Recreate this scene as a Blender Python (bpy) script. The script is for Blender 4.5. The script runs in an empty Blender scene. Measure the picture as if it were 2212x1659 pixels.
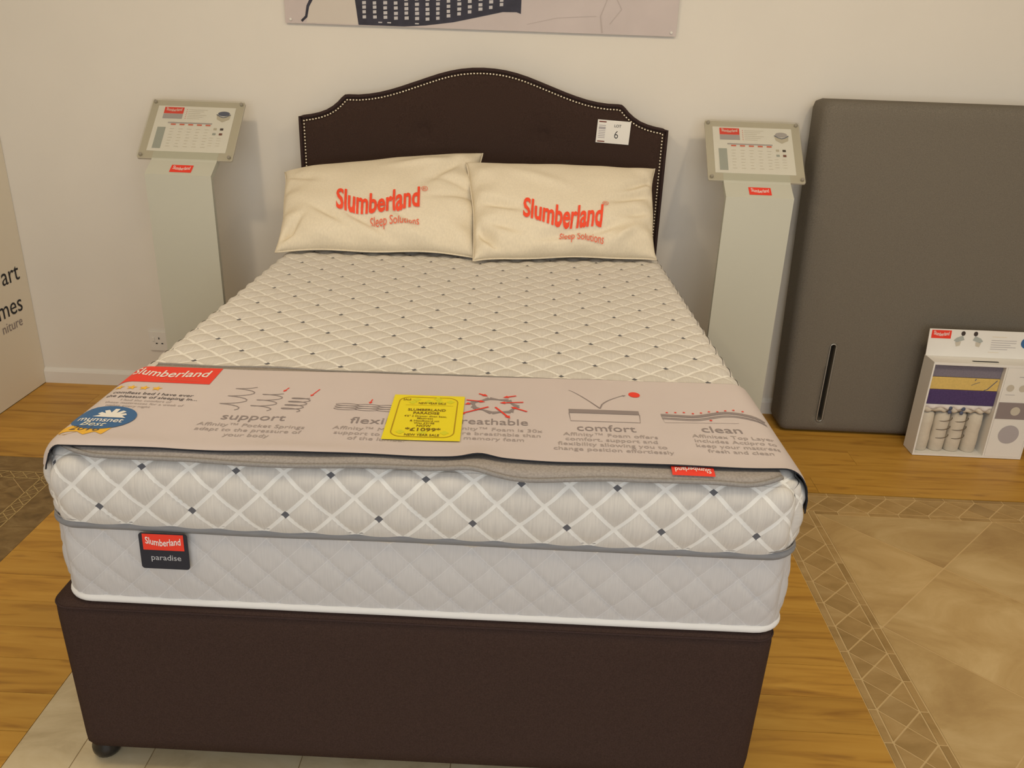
import bpy, bmesh, math, random
import numpy as np
from mathutils import Vector, Matrix, noise

random.seed(7)
sc = bpy.context.scene
col = sc.collection

# ---------------------------------------------------------------- camera
cam_d = bpy.data.cameras.new('camera')
cam_d.sensor_width = 36.0
cam_d.lens = 1808.67 * 36.0 / 2212.0
cam_d.clip_start = 0.02
cam = bpy.data.objects.new('camera', cam_d)
col.objects.link(cam)
cr = Vector((0.99891963, 0.03241548, 0.03329869))
cu = Vector((-0.0431799, 0.38257702, 0.92291404))
cf = Vector((-0.01717738, 0.92335479, -0.38356339))
cm = Matrix((cr, cu, -cf)).transposed().to_4x4()
cm.translation = Vector((0.2042, -3.3388, 1.4689))
cam.matrix_world = cm
sc.camera = cam

# ---------------------------------------------------------------- world, lights, exposure
sc.view_settings.view_transform = 'Standard'
sc.view_settings.look = 'None'
sc.view_settings.gamma = 1.0
sc.view_settings.use_curve_mapping = False
sc.view_settings.exposure = 0.0

wd = bpy.data.worlds.new('world')
sc.world = wd
wd.use_nodes = True
bg = wd.node_tree.nodes['Background']
bg.inputs['Color'].default_value = (0.93, 0.97, 1.0, 1)
bg.inputs['Strength'].default_value = 0.22

CEIL = 2.62
WARM = (1.0, 0.78, 0.50)


def spot(x, y, power, aim, size_deg=110, rad=0.075, color=WARM):
    """track spotlight under the ceiling, aimed at a point"""
    d = bpy.data.lights.new('spotlight', 'SPOT')
    d.energy = power
    d.color = color
    d.spot_size = math.radians(size_deg)
    d.spot_blend = 1.0
    d.shadow_soft_size = rad
    o = bpy.data.objects.new('spotlight', d)
    o.location = (x, y, CEIL - 0.05)
    o.rotation_euler = (Vector(aim) - o.location).to_track_quat('-Z', 'Y').to_euler()
    col.objects.link(o)


# a row of warm spots tilted towards the back wall, and soft fill lamps added overhead to brighten bed top and floor
for lx, ly, lp in ((-0.95, -1.95, 30), (1.38, -1.90, 31), (3.10, -1.95, 13)):
    spot(lx, ly, lp, (lx * 0.9, -0.35, 1.0), 118)
for lx in (-0.9, 0.6, 2.1):
    pd = bpy.data.lights.new('overhead_fill', 'AREA')
    pd.size = 0.6
    pd.energy = 8.6
    pd.color = (1.0, 0.84, 0.58)
    po = bpy.data.objects.new('overhead_fill', pd)
    po.location = (lx, -2.3, CEIL - 0.02)
    col.objects.link(po)

ad = bpy.data.lights.new('window_daylight', 'AREA')
ad.shape = 'RECTANGLE'
ad.size, ad.size_y = 3.6, 1.9
ad.energy = 62
ad.color = (0.93, 0.97, 1.0)
ao = bpy.data.objects.new('window_daylight', ad)
ao.location = (0.6, -5.72, 1.45)
ao.rotation_euler = (math.radians(90), 0, 0)
col.objects.link(ao)

# ---------------------------------------------------------------- helpers
WL = {}
MATS = {}


def tag(o, label=None, cat=None, group=None, kind=None):
    if label: o['label'] = label
    if cat: o['category'] = cat
    if group: o['group'] = group
    if kind: o['kind'] = kind
    return o


def thing(name, loc, label, cat, group=None):
    o = bpy.data.objects.new(name, None)
    o.empty_display_size = 0.05
    o.location = loc
    col.objects.link(o)
    WL[o.name] = Vector(loc)
    return tag(o, label, cat, group)


def mesh(name, verts, faces, mat, parent=None, origin=None, smooth=False, uv=None, merge=None, kind=None, label=None):
    """verts in world coordinates"""
    off = WL[parent.name] if parent else Vector(origin or (0, 0, 0))
    me = bpy.data.meshes.new(name)
    me.from_pydata([(v[0] - off[0], v[1] - off[1], v[2] - off[2]) for v in verts], [], faces)
    if uv is not None:
        lay = me.uv_layers.new(name='UVMap')
        flat = np.asarray(uv, dtype=np.float32)[np.array([l.vertex_index for l in me.loops])]
        lay.data.foreach_set('uv', flat.ravel())
    if merge:
        bm = bmesh.new(); bm.from_mesh(me)
        bmesh.ops.remove_doubles(bm, verts=bm.verts, dist=merge)
        bm.to_mesh(me); bm.free()
    me.materials.append(mat)
    if smooth:
        me.polygons.foreach_set('use_smooth', [True] * len(me.polygons))
    me.update()
    o = bpy.data.objects.new(name, me)
    col.objects.link(o)
    if parent:
        o.parent = parent
    else:
        o.location = off
    WL[o.name] = off.copy()
    if kind: o['kind'] = kind
    if label: o['label'] = label
    return o


def bm_obj(name, bm, mat, parent=None, origin=None, smooth=False, **k):
    bm.normal_update()
    vs = [v.co.copy() for v in bm.verts]
    bm.verts.index_update()
    fs = [[v.index for v in f.verts] for f in bm.faces]
    bm.free()
    return mesh(name, vs, fs, mat, parent, origin, smooth, **k)


def box(name, x0, x1, y0, y1, z0, z1, mat, parent=None, origin=None, bev=0.0, seg=2, smooth=False, **k):
    bm = bmesh.new()
    bmesh.ops.create_cube(bm, size=1)
    for v in bm.verts:
        v.co = Vector(((x0 + x1) / 2 + v.co.x * (x1 - x0), (y0 + y1) / 2 + v.co.y * (y1 - y0), (z0 + z1) / 2 + v.co.z * (z1 - z0)))
    if bev:
        bmesh.ops.bevel(bm, geom=bm.edges[:], offset=bev, segments=seg, profile=0.5, affect='EDGES')
    if origin is None and parent is None:
        origin = ((x0 + x1) / 2, (y0 + y1) / 2, z0)
    return bm_obj(name, bm, mat, parent, origin, smooth, **k)


def prism(name, poly, z0, z1, mat, parent=None, plane='XY', **k):
    """polygon extruded along the axis normal to its plane"""
    P = {'XY': lambda a, b, c: (a, b, c), 'XZ': lambda a, b, c: (a, c, b), 'YZ': lambda a, b, c: (c, a, b)}[plane]
    n = len(poly)
    vs = [P(a, b, z0) for a, b in poly] + [P(a, b, z1) for a, b in poly]
    fs = [list(range(n))[::-1], list(range(n, 2 * n))] + [[i, (i + 1) % n, n + (i + 1) % n, n + i] for i in range(n)]
    o = mesh(name, vs, fs, mat, parent, **k)
    bm = bmesh.new(); bm.from_mesh(o.data)
    bmesh.ops.recalc_face_normals(bm, faces=bm.faces)
    bm.to_mesh(o.data); bm.free()
    return o


def tube_geo(pts, r, n=8, closed=False):
    pts = [Vector(p) for p in pts]
    vs, fs = [], []
    N = len(pts)
    for i, p in enumerate(pts):
        a = pts[(i - 1) % N] if (closed or i > 0) else p
        b = pts[(i + 1) % N] if (closed or i < N - 1) else p
        t = (b - a).normalized()
        up = Vector((0, 0, 1)) if abs(t.z) < 0.9 else Vector((0, 1, 0))
        s = t.cross(up).normalized(); u = s.cross(t)
        for k in range(n):
            an = 2 * math.pi * k / n
            vs.append(p + (s * math.cos(an) + u * math.sin(an)) * r)
    M = N if closed else N - 1
    for i in range(M):
        j = (i + 1) % N
        for k in range(n):
            fs.append([i * n + k, i * n + (k + 1) % n, j * n + (k + 1) % n, j * n + k])
    if not closed:
        fs.append(list(range(n))[::-1]); fs.append([(N - 1) * n + k for k in range(n)])
    return vs, fs


def tube(name, pts, r, mat, parent=None, n=8, closed=False, **k):
    vs, fs = tube_geo(pts, r, n, closed)
    return mesh(name, vs, fs, mat, parent, smooth=True, **k)


def lathe(name, c, prof, mat, parent, n=20, axis='Z', smooth=True, **k):
    """prof: list of (radius, height)"""
    vs, fs = [], []
    for r, h in prof:
        for i in range(n):
            a = 2 * math.pi * i / n
            if axis == 'Z': vs.append((c[0] + r * math.cos(a), c[1] + r * math.sin(a), c[2] + h))
            else: vs.append((c[0] + r * math.cos(a), c[1] - h, c[2] + r * math.sin(a)))
    for j in range(len(prof) - 1):
        for i in range(n):
            fs.append([j * n + i, j * n + (i + 1) % n, (j + 1) * n + (i + 1) % n, (j + 1) * n + i])
    fs.append([i for i in range(n)][::-1]); fs.append([(len(prof) - 1) * n + i for i in range(n)])
    return mesh(name, vs, fs, mat, parent, smooth=smooth, **k)


def rrect(x0, x1, y0, y1, r, n=6):
    pts = []
    for cx, cy, a0 in ((x1 - r, y1 - r, 0), (x0 + r, y1 - r, 90), (x0 + r, y0 + r, 180), (x1 - r, y0 + r, 270)):
        for i in range(n + 1):
            a = math.radians(a0 + 90 * i / n)
            pts.append((cx + r * math.cos(a), cy + r * math.sin(a)))
    return pts


# ------------------------------------------------ flat print on a surface given by a map (a, b) -> point
def print_polys(name, polys, fmap, mat, parent, maxlen=None, **k):
    vs, fs = [], []
    for p in polys:
        if maxlen and len(p) == 4:
            la = max(math.dist(p[0], p[1]), math.dist(p[3], p[2])); lb = max(math.dist(p[0], p[3]), math.dist(p[1], p[2]))
            na, nb = max(1, math.ceil(la / maxlen)), max(1, math.ceil(lb / maxlen))
            b0 = len(vs)
            for j in range(nb + 1):
                for i in range(na + 1):
                    s, t = i / na, j / nb
                    q = [(p[0][c] * (1 - s) + p[1][c] * s) * (1 - t) + (p[3][c] * (1 - s) + p[2][c] * s) * t for c in (0, 1)]
                    vs.append(fmap(*q))
            for j in range(nb):
                for i in range(na):
                    a = b0 + j * (na + 1) + i
                    fs.append([a, a + 1, a + na + 2, a + na + 1])
        else:
            b0 = len(vs)
            vs += [fmap(*q) for q in p]
            fs.append(list(range(b0, b0 + len(p))))
    return mesh(name, vs, fs, mat, parent, **k)


def rect(x0, x1, y0, y1):
    return [(x0, y0), (x1, y0), (x1, y1), (x0, y1)]


def disc(cx, cy, rx, ry=None, n=28, a0=0.0):
    ry = ry or rx
    return [(cx + rx * math.cos(a0 + 2 * math.pi * i / n), cy + ry * math.sin(a0 + 2 * math.pi * i / n)) for i in range(n)]


def ring(cx, cy, r, w, n=28, ry=None):
    ry = ry or r
    out = []
    for i in range(n):
        a, b = 2 * math.pi * i / n, 2 * math.pi * (i + 1) / n
        out.append([(cx + r * math.cos(a), cy + ry * math.sin(a)), (cx + r * math.cos(b), cy + ry * math.sin(b)),
                    (cx + (r - w) * math.cos(b), cy + (ry - w) * math.sin(b)), (cx + (r - w) * math.cos(a), cy + (ry - w) * math.sin(a))])
    return out


def stroke(pts, w, w1=None):
    """polyline -> quads; width may taper from w to w1"""
    out = []
    w1 = w if w1 is None else w1
    n = len(pts)
    L = []; R_ = []
    for i, p in enumerate(pts):
        a = pts[max(0, i - 1)]; b = pts[min(n - 1, i + 1)]
        dx, dy = b[0] - a[0], b[1] - a[1]
        l = math.hypot(dx, dy) or 1
        hw = (w + (w1 - w) * i / max(1, n - 1)) / 2
        L.append((p[0] - dy / l * hw, p[1] + dx / l * hw)); R_.append((p[0] + dy / l * hw, p[1] - dx / l * hw))
    for i in range(n - 1):
        out.append([R_[i], R_[i + 1], L[i + 1], L[i]])
    return out


def arrow(p, q, w, hl, hw):
    dx, dy = q[0] - p[0], q[1] - p[1]
    l = math.hypot(dx, dy); ux, uy = dx / l, dy / l
    b = (q[0] - ux * hl, q[1] - uy * hl)
    return stroke([p, b], w) + [[(b[0] - uy * hw, b[1] + ux * hw), (b[0] + uy * hw, b[1] - ux * hw), q]]


def text_geo(body, size, xs=1.0, bold=0.0, align='CENTER', wave=None, sub=0, width=None, shear=0.0):
    cu_ = bpy.data.curves.new('t', 'FONT')
    cu_.body = body; cu_.size = size; cu_.align_x = align; cu_.offset = bold * size; cu_.resolution_u = 3
    cu_.shear = shear
    o = bpy.data.objects.new('t', cu_)
    col.objects.link(o)
    dg = bpy.context.evaluated_depsgraph_get(); dg.update()
    me = bpy.data.meshes.new_from_object(o.evaluated_get(dg))
    bm = bmesh.new(); bm.from_mesh(me)
    bmesh.ops.triangulate(bm, faces=bm.faces[:])
    for _ in range(sub):
        long = [e for e in bm.edges if e.calc_length() > size * 0.28]
        if not long: break
        bmesh.ops.subdivide_edges(bm, edges=long, cuts=1)
        bmesh.ops.triangulate(bm, faces=bm.faces[:])
    bm.verts.index_update()
    vs = [(v.co.x * xs, v.co.y) for v in bm.verts]
    fs = [[v.index for v in f.verts] for f in bm.faces]
    bm.free()
    bpy.data.objects.remove(o); bpy.data.curves.remove(cu_); bpy.data.meshes.remove(me)
    if vs:
        x0, x1 = min(v[0] for v in vs), max(v[0] for v in vs)
        if width:
            f = width / (x1 - x0)
            vs = [(x * f, y) for x, y in vs]; x0 *= f; x1 *= f
        if wave:
            vs = [(x, y + wave((x - x0) / (x1 - x0))) for x, y in vs]
    return vs, fs


def text(name, body, size, fmap, mat, parent, x=0.0, y=0.0, rot=0.0, kind=None, label=None, **k):
    vs, fs = text_geo(body, size, **k)
    c, s = math.cos(rot), math.sin(rot)
    return mesh(name, [fmap(x + a * c - b * s, y + a * s + b * c) for a, b in vs], fs, mat, parent, kind=kind, label=label)


def lines_text(name, rows, fmap, mat, parent, **k):
    """several rows of lettering as one printed paragraph: rows of (body, x, y, size)"""
    V, F = [], []
    for body, x, y, size in rows:
        vs, fs = text_geo(body, size, **k)
        b = len(V)
        V += [fmap(x + p, y + q) for p, q in vs]
        F += [[i + b for i in f] for f in fs]
    return mesh(name, V, F, mat, parent)


# brand wave of the lettering: starts high, dips, rises, ends a bit lower
def brand_wave(h):
    return lambda u: h * (0.42 * math.cos(u * 2 * math.pi * 0.93 + 0.35) * (1 - 0.35 * u) - 0.10 * u)


# ---------------------------------------------------------------- materials
def mat(name, color, rough=0.6, var=0.0, vscale=30.0, bump=0.0, bscale=200.0, metallic=0.0, stretch=(1, 1, 1), spec=0.3, sheen=0.0, coord='Object', color2=None):
    m = bpy.data.materials.new(name)
    m.use_nodes = True
    nt = m.node_tree
    b = nt.nodes['Principled BSDF']
    b.inputs['Roughness'].default_value = rough
    b.inputs['Metallic'].default_value = metallic
    b.inputs['Specular IOR Level'].default_value = spec
    if sheen: b.inputs['Sheen Weight'].default_value = sheen
    c = (*color, 1)
    b.inputs['Base Color'].default_value = c
    if var or bump:
        tc = nt.nodes.new('ShaderNodeTexCoord'); mp = nt.nodes.new('ShaderNodeMapping')
        mp.inputs['Scale'].default_value = stretch
        nt.links.new(tc.outputs[coord], mp.inputs['Vector'])
    if var:
        n = nt.nodes.new('ShaderNodeTexNoise'); n.inputs['Scale'].default_value = vscale; n.inputs['Detail'].default_value = 4
        nt.links.new(mp.outputs[0], n.inputs['Vector'])
        r = nt.nodes.new('ShaderNodeValToRGB')
        r.color_ramp.elements[0].position = 0.3; r.color_ramp.elements[1].position = 0.7
        c2 = color2 or tuple(min(1, x * (1 + var)) for x in color)
        r.color_ramp.elements[0].color = (*[x * (1 - var) for x in color], 1) if not color2 else c
        r.color_ramp.elements[1].color = (*c2, 1)
        nt.links.new(n.outputs['Fac'], r.inputs[0]); nt.links.new(r.outputs[0], b.inputs['Base Color'])
    if bump:
        n2 = nt.nodes.new('ShaderNodeTexNoise'); n2.inputs['Scale'].default_value = bscale; n2.inputs['Detail'].default_value = 3
        nt.links.new(mp.outputs[0], n2.inputs['Vector'])
        bp = nt.nodes.new('ShaderNodeBump'); bp.inputs['Strength'].default_value = bump; bp.inputs['Distance'].default_value = 0.002
        nt.links.new(n2.outputs['Fac'], bp.inputs['Height']); nt.links.new(bp.outputs[0], b.inputs['Normal'])
    MATS[name] = m
    return m


def math_node(nt, op, a, b=None):
    n = nt.nodes.new('ShaderNodeMath'); n.operation = op
    for i, x in enumerate((a, b)):
        if x is None: continue
        if isinstance(x, (int, float)): n.inputs[i].default_value = x
        else: nt.links.new(x, n.inputs[i])
    return n.outputs[0]


def mix_rgb(nt, fac, a, b):
    n = nt.nodes.new('ShaderNodeMix'); n.data_type = 'RGBA'
    if isinstance(fac, (int, float)): n.inputs[0].default_value = fac
    else: nt.links.new(fac, n.inputs[0])
    for i, x in ((6, a), (7, b)):
        if isinstance(x, tuple): n.inputs[i].default_value = (*x, 1)
        else: nt.links.new(x, n.inputs[i])
    return n.outputs[2]


def quilt_material(name, base, dark, ribbon=None, mark=None, half=0.075, markw=0.12):
    """UV holds the quilting lattice coordinates (i, j): stitched lines run at whole numbers"""
    m = mat(name, base, rough=0.85, spec=0.15)
    nt = m.node_tree; b = nt.nodes['Principled BSDF']
    uv = nt.nodes.new('ShaderNodeUVMap'); sp = nt.nodes.new('ShaderNodeSeparateXYZ')
    nt.links.new(uv.outputs[0], sp.inputs[0])
    i, j = sp.outputs[0], sp.outputs[1]
    a_ = math_node(nt, 'ADD', i, j); b_ = math_node(nt, 'SUBTRACT', i, j)
    cb = nt.nodes.new('ShaderNodeCombineXYZ')
    nt.links.new(math_node(nt, 'MULTIPLY', a_, 14.0), cb.inputs[0]); nt.links.new(math_node(nt, 'MULTIPLY', b_, 0.9), cb.inputs[1])
    nz = nt.nodes.new('ShaderNodeTexNoise'); nz.inputs['Scale'].default_value = 1.0; nz.inputs['Detail'].default_value = 3
    nt.links.new(cb.outputs[0], nz.inputs['Vector'])
    rp = nt.nodes.new('ShaderNodeMapRange'); rp.inputs[1].default_value = 0.3; rp.inputs[2].default_value = 0.7
    nt.links.new(nz.outputs['Fac'], rp.inputs[0])
    c = mix_rgb(nt, rp.outputs[0], dark, base)
    pi_, pj = math_node(nt, 'PINGPONG', i, 0.5), math_node(nt, 'PINGPONG', j, 0.5)
    mn = math_node(nt, 'MINIMUM', pi_, pj)
    if ribbon:
        c = mix_rgb(nt, math_node(nt, 'LESS_THAN', mn, half), c, ribbon)
    if mark:
        qi, qj = math_node(nt, 'PINGPONG', i, 1.0), math_node(nt, 'PINGPONG', j, 1.0)
        c = mix_rgb(nt, math_node(nt, 'LESS_THAN', math_node(nt, 'MAXIMUM', qi, qj), markw), c, mark)
    nt.links.new(c, b.inputs['Base Color'])
    return m


M = {}
M['wall'] = mat('wall_paint', (0.80, 0.763, 0.70), 0.85, var=0.015, vscale=3, bump=0.05, bscale=120)
M['panelwall'] = mat('panel_paint', (0.86, 0.79, 0.66), 0.6, var=0.01, vscale=2)
M['ceiling'] = mat('ceiling_paint', (0.82, 0.81, 0.79), 0.9)
M['skirting'] = mat('skirting_paint', (0.80, 0.78, 0.74), 0.5)
M['white'] = mat('white_plastic', (0.80, 0.78, 0.74), 0.4)
M['paper'] = mat('white_paper', (0.86, 0.84, 0.80), 0.6)
M['card'] = mat('white_card', (0.84, 0.82, 0.78), 0.55, var=0.02, vscale=8)
M['black'] = mat('black_print', (0.02, 0.02, 0.025), 0.6)
M['sockethole'] = mat('dark_slot', (0.015, 0.015, 0.02), 0.6)
M['brown'] = mat('brown_weave', (0.050, 0.030, 0.024), 0.9, var=0.28, vscale=420, bump=0.35, bscale=900, spec=0.12)
M['brownbase'] = mat('brown_base_weave', (0.054, 0.032, 0.026), 0.9, var=0.22, vscale=420, bump=0.35, bscale=900, spec=0.12)
M['brownpipe'] = mat('brown_piping', (0.040, 0.022, 0.020), 0.9, var=0.15, vscale=300)
M['studs'] = mat('nickel_studs', (0.85, 0.80, 0.68), 0.22, metallic=1.0)
M['grey'] = mat('grey_weave', (0.185, 0.165, 0.136), 0.9, var=0.22, vscale=380, bump=0.3, bscale=900, spec=0.12)
M['linen'] = mat('linen', (0.80, 0.72, 0.57), 0.9, var=0.05, vscale=220, bump=0.25, bscale=700, stretch=(1, 1, 0.3), spec=0.12)
M['red'] = mat('red_print', (0.86, 0.055, 0.030), 0.55)
M['orange'] = mat('orange_red_stitch', (0.92, 0.085, 0.035), 0.6)
M['orange_thin'] = mat('orange_red_print', (0.80, 0.16, 0.09), 0.6)
M['sheet'] = mat('printed_sheet', (0.655, 0.575, 0.565), 0.42, var=0.02, vscale=5, spec=0.4)
M['sheetback'] = mat('navy_lining', (0.012, 0.014, 0.022), 0.6)
M['felt'] = mat('grey_felt', (0.36, 0.32, 0.29), 0.95, var=0.15, vscale=260, bump=0.3, bscale=700, spec=0.1)
M['felthem'] = mat('grey_felt_hem', (0.30, 0.28, 0.265), 0.95, var=0.12, vscale=260, spec=0.1)
M['tape'] = mat('grey_tape', (0.25, 0.25, 0.26), 0.8, var=0.08, vscale=300, stretch=(0.1, 1, 1))
M['whitepipe'] = mat('white_piping', (0.80, 0.79, 0.78), 0.8)
M['printgrey'] = mat('grey_print', (0.29, 0.245, 0.245), 0.55)
M['printlight'] = mat('light_grey_print', (0.42, 0.36, 0.345), 0.55)
M['printdark'] = mat('dark_print', (0.10, 0.085, 0.09), 0.55)
M['label'] = mat('charcoal_label', (0.028, 0.028, 0.038), 0.7)
M['labelgrey'] = mat('grey_label_print', (0.55, 0.55, 0.57), 0.6)
M['yellow'] = mat('yellow_card', (0.88, 0.74, 0.020), 0.55)
M['yellowink'] = mat('brown_ink', (0.20, 0.12, 0.01), 0.6)
M['yellowink2'] = mat('ochre_ink', (0.45, 0.28, 0.01), 0.6)
M['greenink'] = mat('green_ink', (0.72, 0.70, 0.03), 0.6)
M['star'] = mat('amber_print', (0.88, 0.50, 0.05), 0.55)
M['blue'] = mat('blue_print', (0.045, 0.14, 0.33), 0.5)
M['cream'] = mat('cream_print', (0.80, 0.78, 0.66), 0.55)
M['stand'] = mat('stand_paint', (0.58, 0.58, 0.50), 0.5, var=0.01, vscale=4)
M['plate'] = mat('acrylic_back', (0.56, 0.52, 0.43), 0.35)
M['screw'] = mat('steel_screw', (0.45, 0.42, 0.36), 0.4, metallic=0.6)
M['bluegrey'] = mat('blue_grey_print', (0.42, 0.45, 0.43), 0.55)
M['lilac'] = mat('lilac_grey_print', (0.46, 0.43, 0.45), 0.55)
M['swdark'] = mat('dark_swatch', (0.06, 0.045, 0.04), 0.6)
M['swred'] = mat('maroon_swatch', (0.22, 0.08, 0.06), 0.6)
M['swbeige'] = mat('beige_swatch', (0.60, 0.55, 0.46), 0.6)
M['navyimg'] = mat('navy_image_print', (0.10, 0.12, 0.20), 0.5)
M['chrome'] = mat('chrome', (0.40, 0.40, 0.38), 0.4, metallic=0.7)
M['darkrecess'] = mat('dark_recess', (0.018, 0.017, 0.017), 0.8)
M['foamgrey'] = mat('lilac_grey_foam', (0.22, 0.20, 0.25), 0.95, var=0.1, vscale=200, bump=0.3, bscale=400)
M['foamyellow'] = mat('yellow_foam', (0.72, 0.52, 0.17), 0.9, var=0.06, vscale=120, bump=0.2, bscale=400)
M['foampurple'] = mat('purple_foam', (0.085, 0.055, 0.16), 0.95, var=0.12, vscale=200, bump=0.3, bscale=400)
M['fleece'] = mat('white_fleece', (0.78, 0.74, 0.72), 0.95, bump=0.4, bscale=300)
M['pocket'] = mat('pocket_fabric', (0.66, 0.60, 0.50), 0.9, var=0.04, vscale=60, bump=0.2, bscale=300)
M['wire'] = mat('spring_wire', (0.16, 0.13, 0.10), 0.4, metallic=0.7)
M['foot'] = mat('black_foot', (0.012, 0.011, 0.011), 0.25, spec=0.5)
M['grout'] = mat('floor_bed', (0.09, 0.055, 0.025), 0.8)
M['inlay'] = mat('inlay_line', (0.56, 0.41, 0.18), 0.5)
M['joint'] = mat('pale_joint', (0.66, 0.48, 0.24), 0.55)
M['palejoint'] = mat('brown_joint', (0.40, 0.29, 0.15), 0.6)
M['skin'] = mat('pale_cloth_print', (0.60, 0.525, 0.51), 0.45, var=0.05, vscale=5)
M['cloth2'] = mat('cream_cloth_print', (0.66, 0.60, 0.54), 0.45)
M['navy'] = mat('navy_plaid_print', (0.032, 0.030, 0.048), 0.5, var=0.25, vscale=25)
M['plaidwhite'] = mat('plaid_dash_print', (0.58, 0.56, 0.58), 0.5)
M['foldline'] = mat('fold_print', (0.51, 0.44, 0.42), 0.5)


def glass_mat():
    m = bpy.data.materials.new('clear_acrylic'); m.use_nodes = True
    nt = m.node_tree; nt.nodes.clear()
    out = nt.nodes.new('ShaderNodeOutputMaterial'); mx = nt.nodes.new('ShaderNodeMixShader')
    tr = nt.nodes.new('ShaderNodeBsdfTransparent'); gl = nt.nodes.new('ShaderNodeBsdfGlossy')
    tr.inputs[0].default_value = (0.97, 0.97, 0.95, 1); gl.inputs['Roughness'].default_value = 0.08; mx.inputs[0].default_value = 0.06
    nt.links.new(tr.outputs[0], mx.inputs[1]); nt.links.new(gl.outputs[0], mx.inputs[2])
    nt.links.new(mx.outputs[0], out.inputs[0])
    return m


M['acrylic'] = glass_mat()


def wood_mat():
    m = mat('oak_plank', (0.5, 0.3, 0.1), 0.42, spec=0.35)
    nt = m.node_tree; b = nt.nodes['Principled BSDF']
    geo = nt.nodes.new('ShaderNodeNewGeometry'); oi = nt.nodes.new('ShaderNodeObjectInfo')
    off = nt.nodes.new('ShaderNodeVectorMath'); off.operation = 'MULTIPLY_ADD'
    cmb = nt.nodes.new('ShaderNodeCombineXYZ')
    nt.links.new(math_node(nt, 'MULTIPLY', oi.outputs['Random'], 37.0), cmb.inputs[0]); nt.links.new(math_node(nt, 'MULTIPLY', oi.outputs['Random'], 91.0), cmb.inputs[2])
    off.inputs[1].default_value = (1.6, 16.0, 1.0)
    nt.links.new(geo.outputs['Position'], off.inputs[0]); nt.links.new(cmb.outputs[0], off.inputs[2])
    n1 = nt.nodes.new('ShaderNodeTexNoise'); n1.inputs['Scale'].default_value = 1.6; n1.inputs['Detail'].default_value = 5; n1.inputs['Distortion'].default_value = 1.2
    nt.links.new(off.outputs[0], n1.inputs['Vector'])
    r = nt.nodes.new('ShaderNodeValToRGB')
    e = r.color_ramp.elements
    e[0].position = 0.25; e[0].color = (0.34, 0.155, 0.022, 1)
    e[1].position = 0.72; e[1].color = (0.62, 0.345, 0.062, 1)
    k = e.new(0.46); k.color = (0.54, 0.282, 0.043, 1)
    nt.links.new(n1.outputs['Fac'], r.inputs[0])
    # knots and dark streaks
    off2 = nt.nodes.new('ShaderNodeVectorMath'); off2.operation = 'MULTIPLY_ADD'; off2.inputs[1].default_value = (5.0, 26.0, 1.0)
    nt.links.new(geo.outputs['Position'], off2.inputs[0]); nt.links.new(cmb.outputs[0], off2.inputs[2])
    n2 = nt.nodes.new('ShaderNodeTexNoise'); n2.inputs['Scale'].default_value = 1.0; n2.inputs['Detail'].default_value = 2
    nt.links.new(off2.outputs[0], n2.inputs['Vector'])
    mr = nt.nodes.new('ShaderNodeMapRange'); mr.inputs[1].default_value = 0.66; mr.inputs[2].default_value = 0.80; mr.inputs[4].default_value = 0.55
    nt.links.new(n2.outputs['Fac'], mr.inputs[0])
    c = mix_rgb(nt, mr.outputs[0], r.outputs[0], (0.17, 0.068, 0.015))
    br = nt.nodes.new('ShaderNodeHueSaturation')
    nt.links.new(math_node(nt, 'ADD', math_node(nt, 'MULTIPLY', oi.outputs['Random'], 0.16), 0.92), br.inputs['Value'])
    nt.links.new(c, br.inputs['Color'])
    nt.links.new(br.outputs[0], b.inputs['Base Color'])
    return m


def stone_mat(name, c0, c1, c2, scale=3.0):
    m = mat(name, c1, 0.45, spec=0.35)
    nt = m.node_tree; b = nt.nodes['Principled BSDF']
    geo = nt.nodes.new('ShaderNodeNewGeometry'); oi = nt.nodes.new('ShaderNodeObjectInfo')
    cmb = nt.nodes.new('ShaderNodeCombineXYZ')
    nt.links.new(math_node(nt, 'MULTIPLY', oi.outputs['Random'], 23.0), cmb.inputs[0]); nt.links.new(math_node(nt, 'MULTIPLY', oi.outputs['Random'], 51.0), cmb.inputs[2])
    off = nt.nodes.new('ShaderNodeVectorMath'); off.operation = 'MULTIPLY_ADD'; off.inputs[1].default_value = (1.0, 1.7, 1.0)
    nt.links.new(geo.outputs['Position'], off.inputs[0]); nt.links.new(cmb.outputs[0], off.inputs[2])
    n1 = nt.nodes.new('ShaderNodeTexNoise'); n1.inputs['Scale'].default_value = scale; n1.inputs['Detail'].default_value = 7; n1.inputs['Roughness'].default_value = 0.62; n1.inputs['Distortion'].default_value = 0.7
    nt.links.new(off.outputs[0], n1.inputs['Vector'])
    r = nt.nodes.new('ShaderNodeValToRGB'); e = r.color_ramp.elements
    e[0].position = 0.30; e[0].color = (*c0, 1); e[1].position = 0.70; e[1].color = (*c2, 1)
    k = e.new(0.5); k.color = (*c1, 1)
    nt.links.new(n1.outputs['Fac'], r.inputs[0])
    br = nt.nodes.new('ShaderNodeHueSaturation')
    nt.links.new(math_node(nt, 'ADD', math_node(nt, 'MULTIPLY', oi.outputs['Random'], 0.14), 0.93), br.inputs['Value'])
    nt.links.new(r.outputs[0], br.inputs['Color'])
    nt.links.new(br.outputs[0], b.inputs['Base Color'])
    return m


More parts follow.
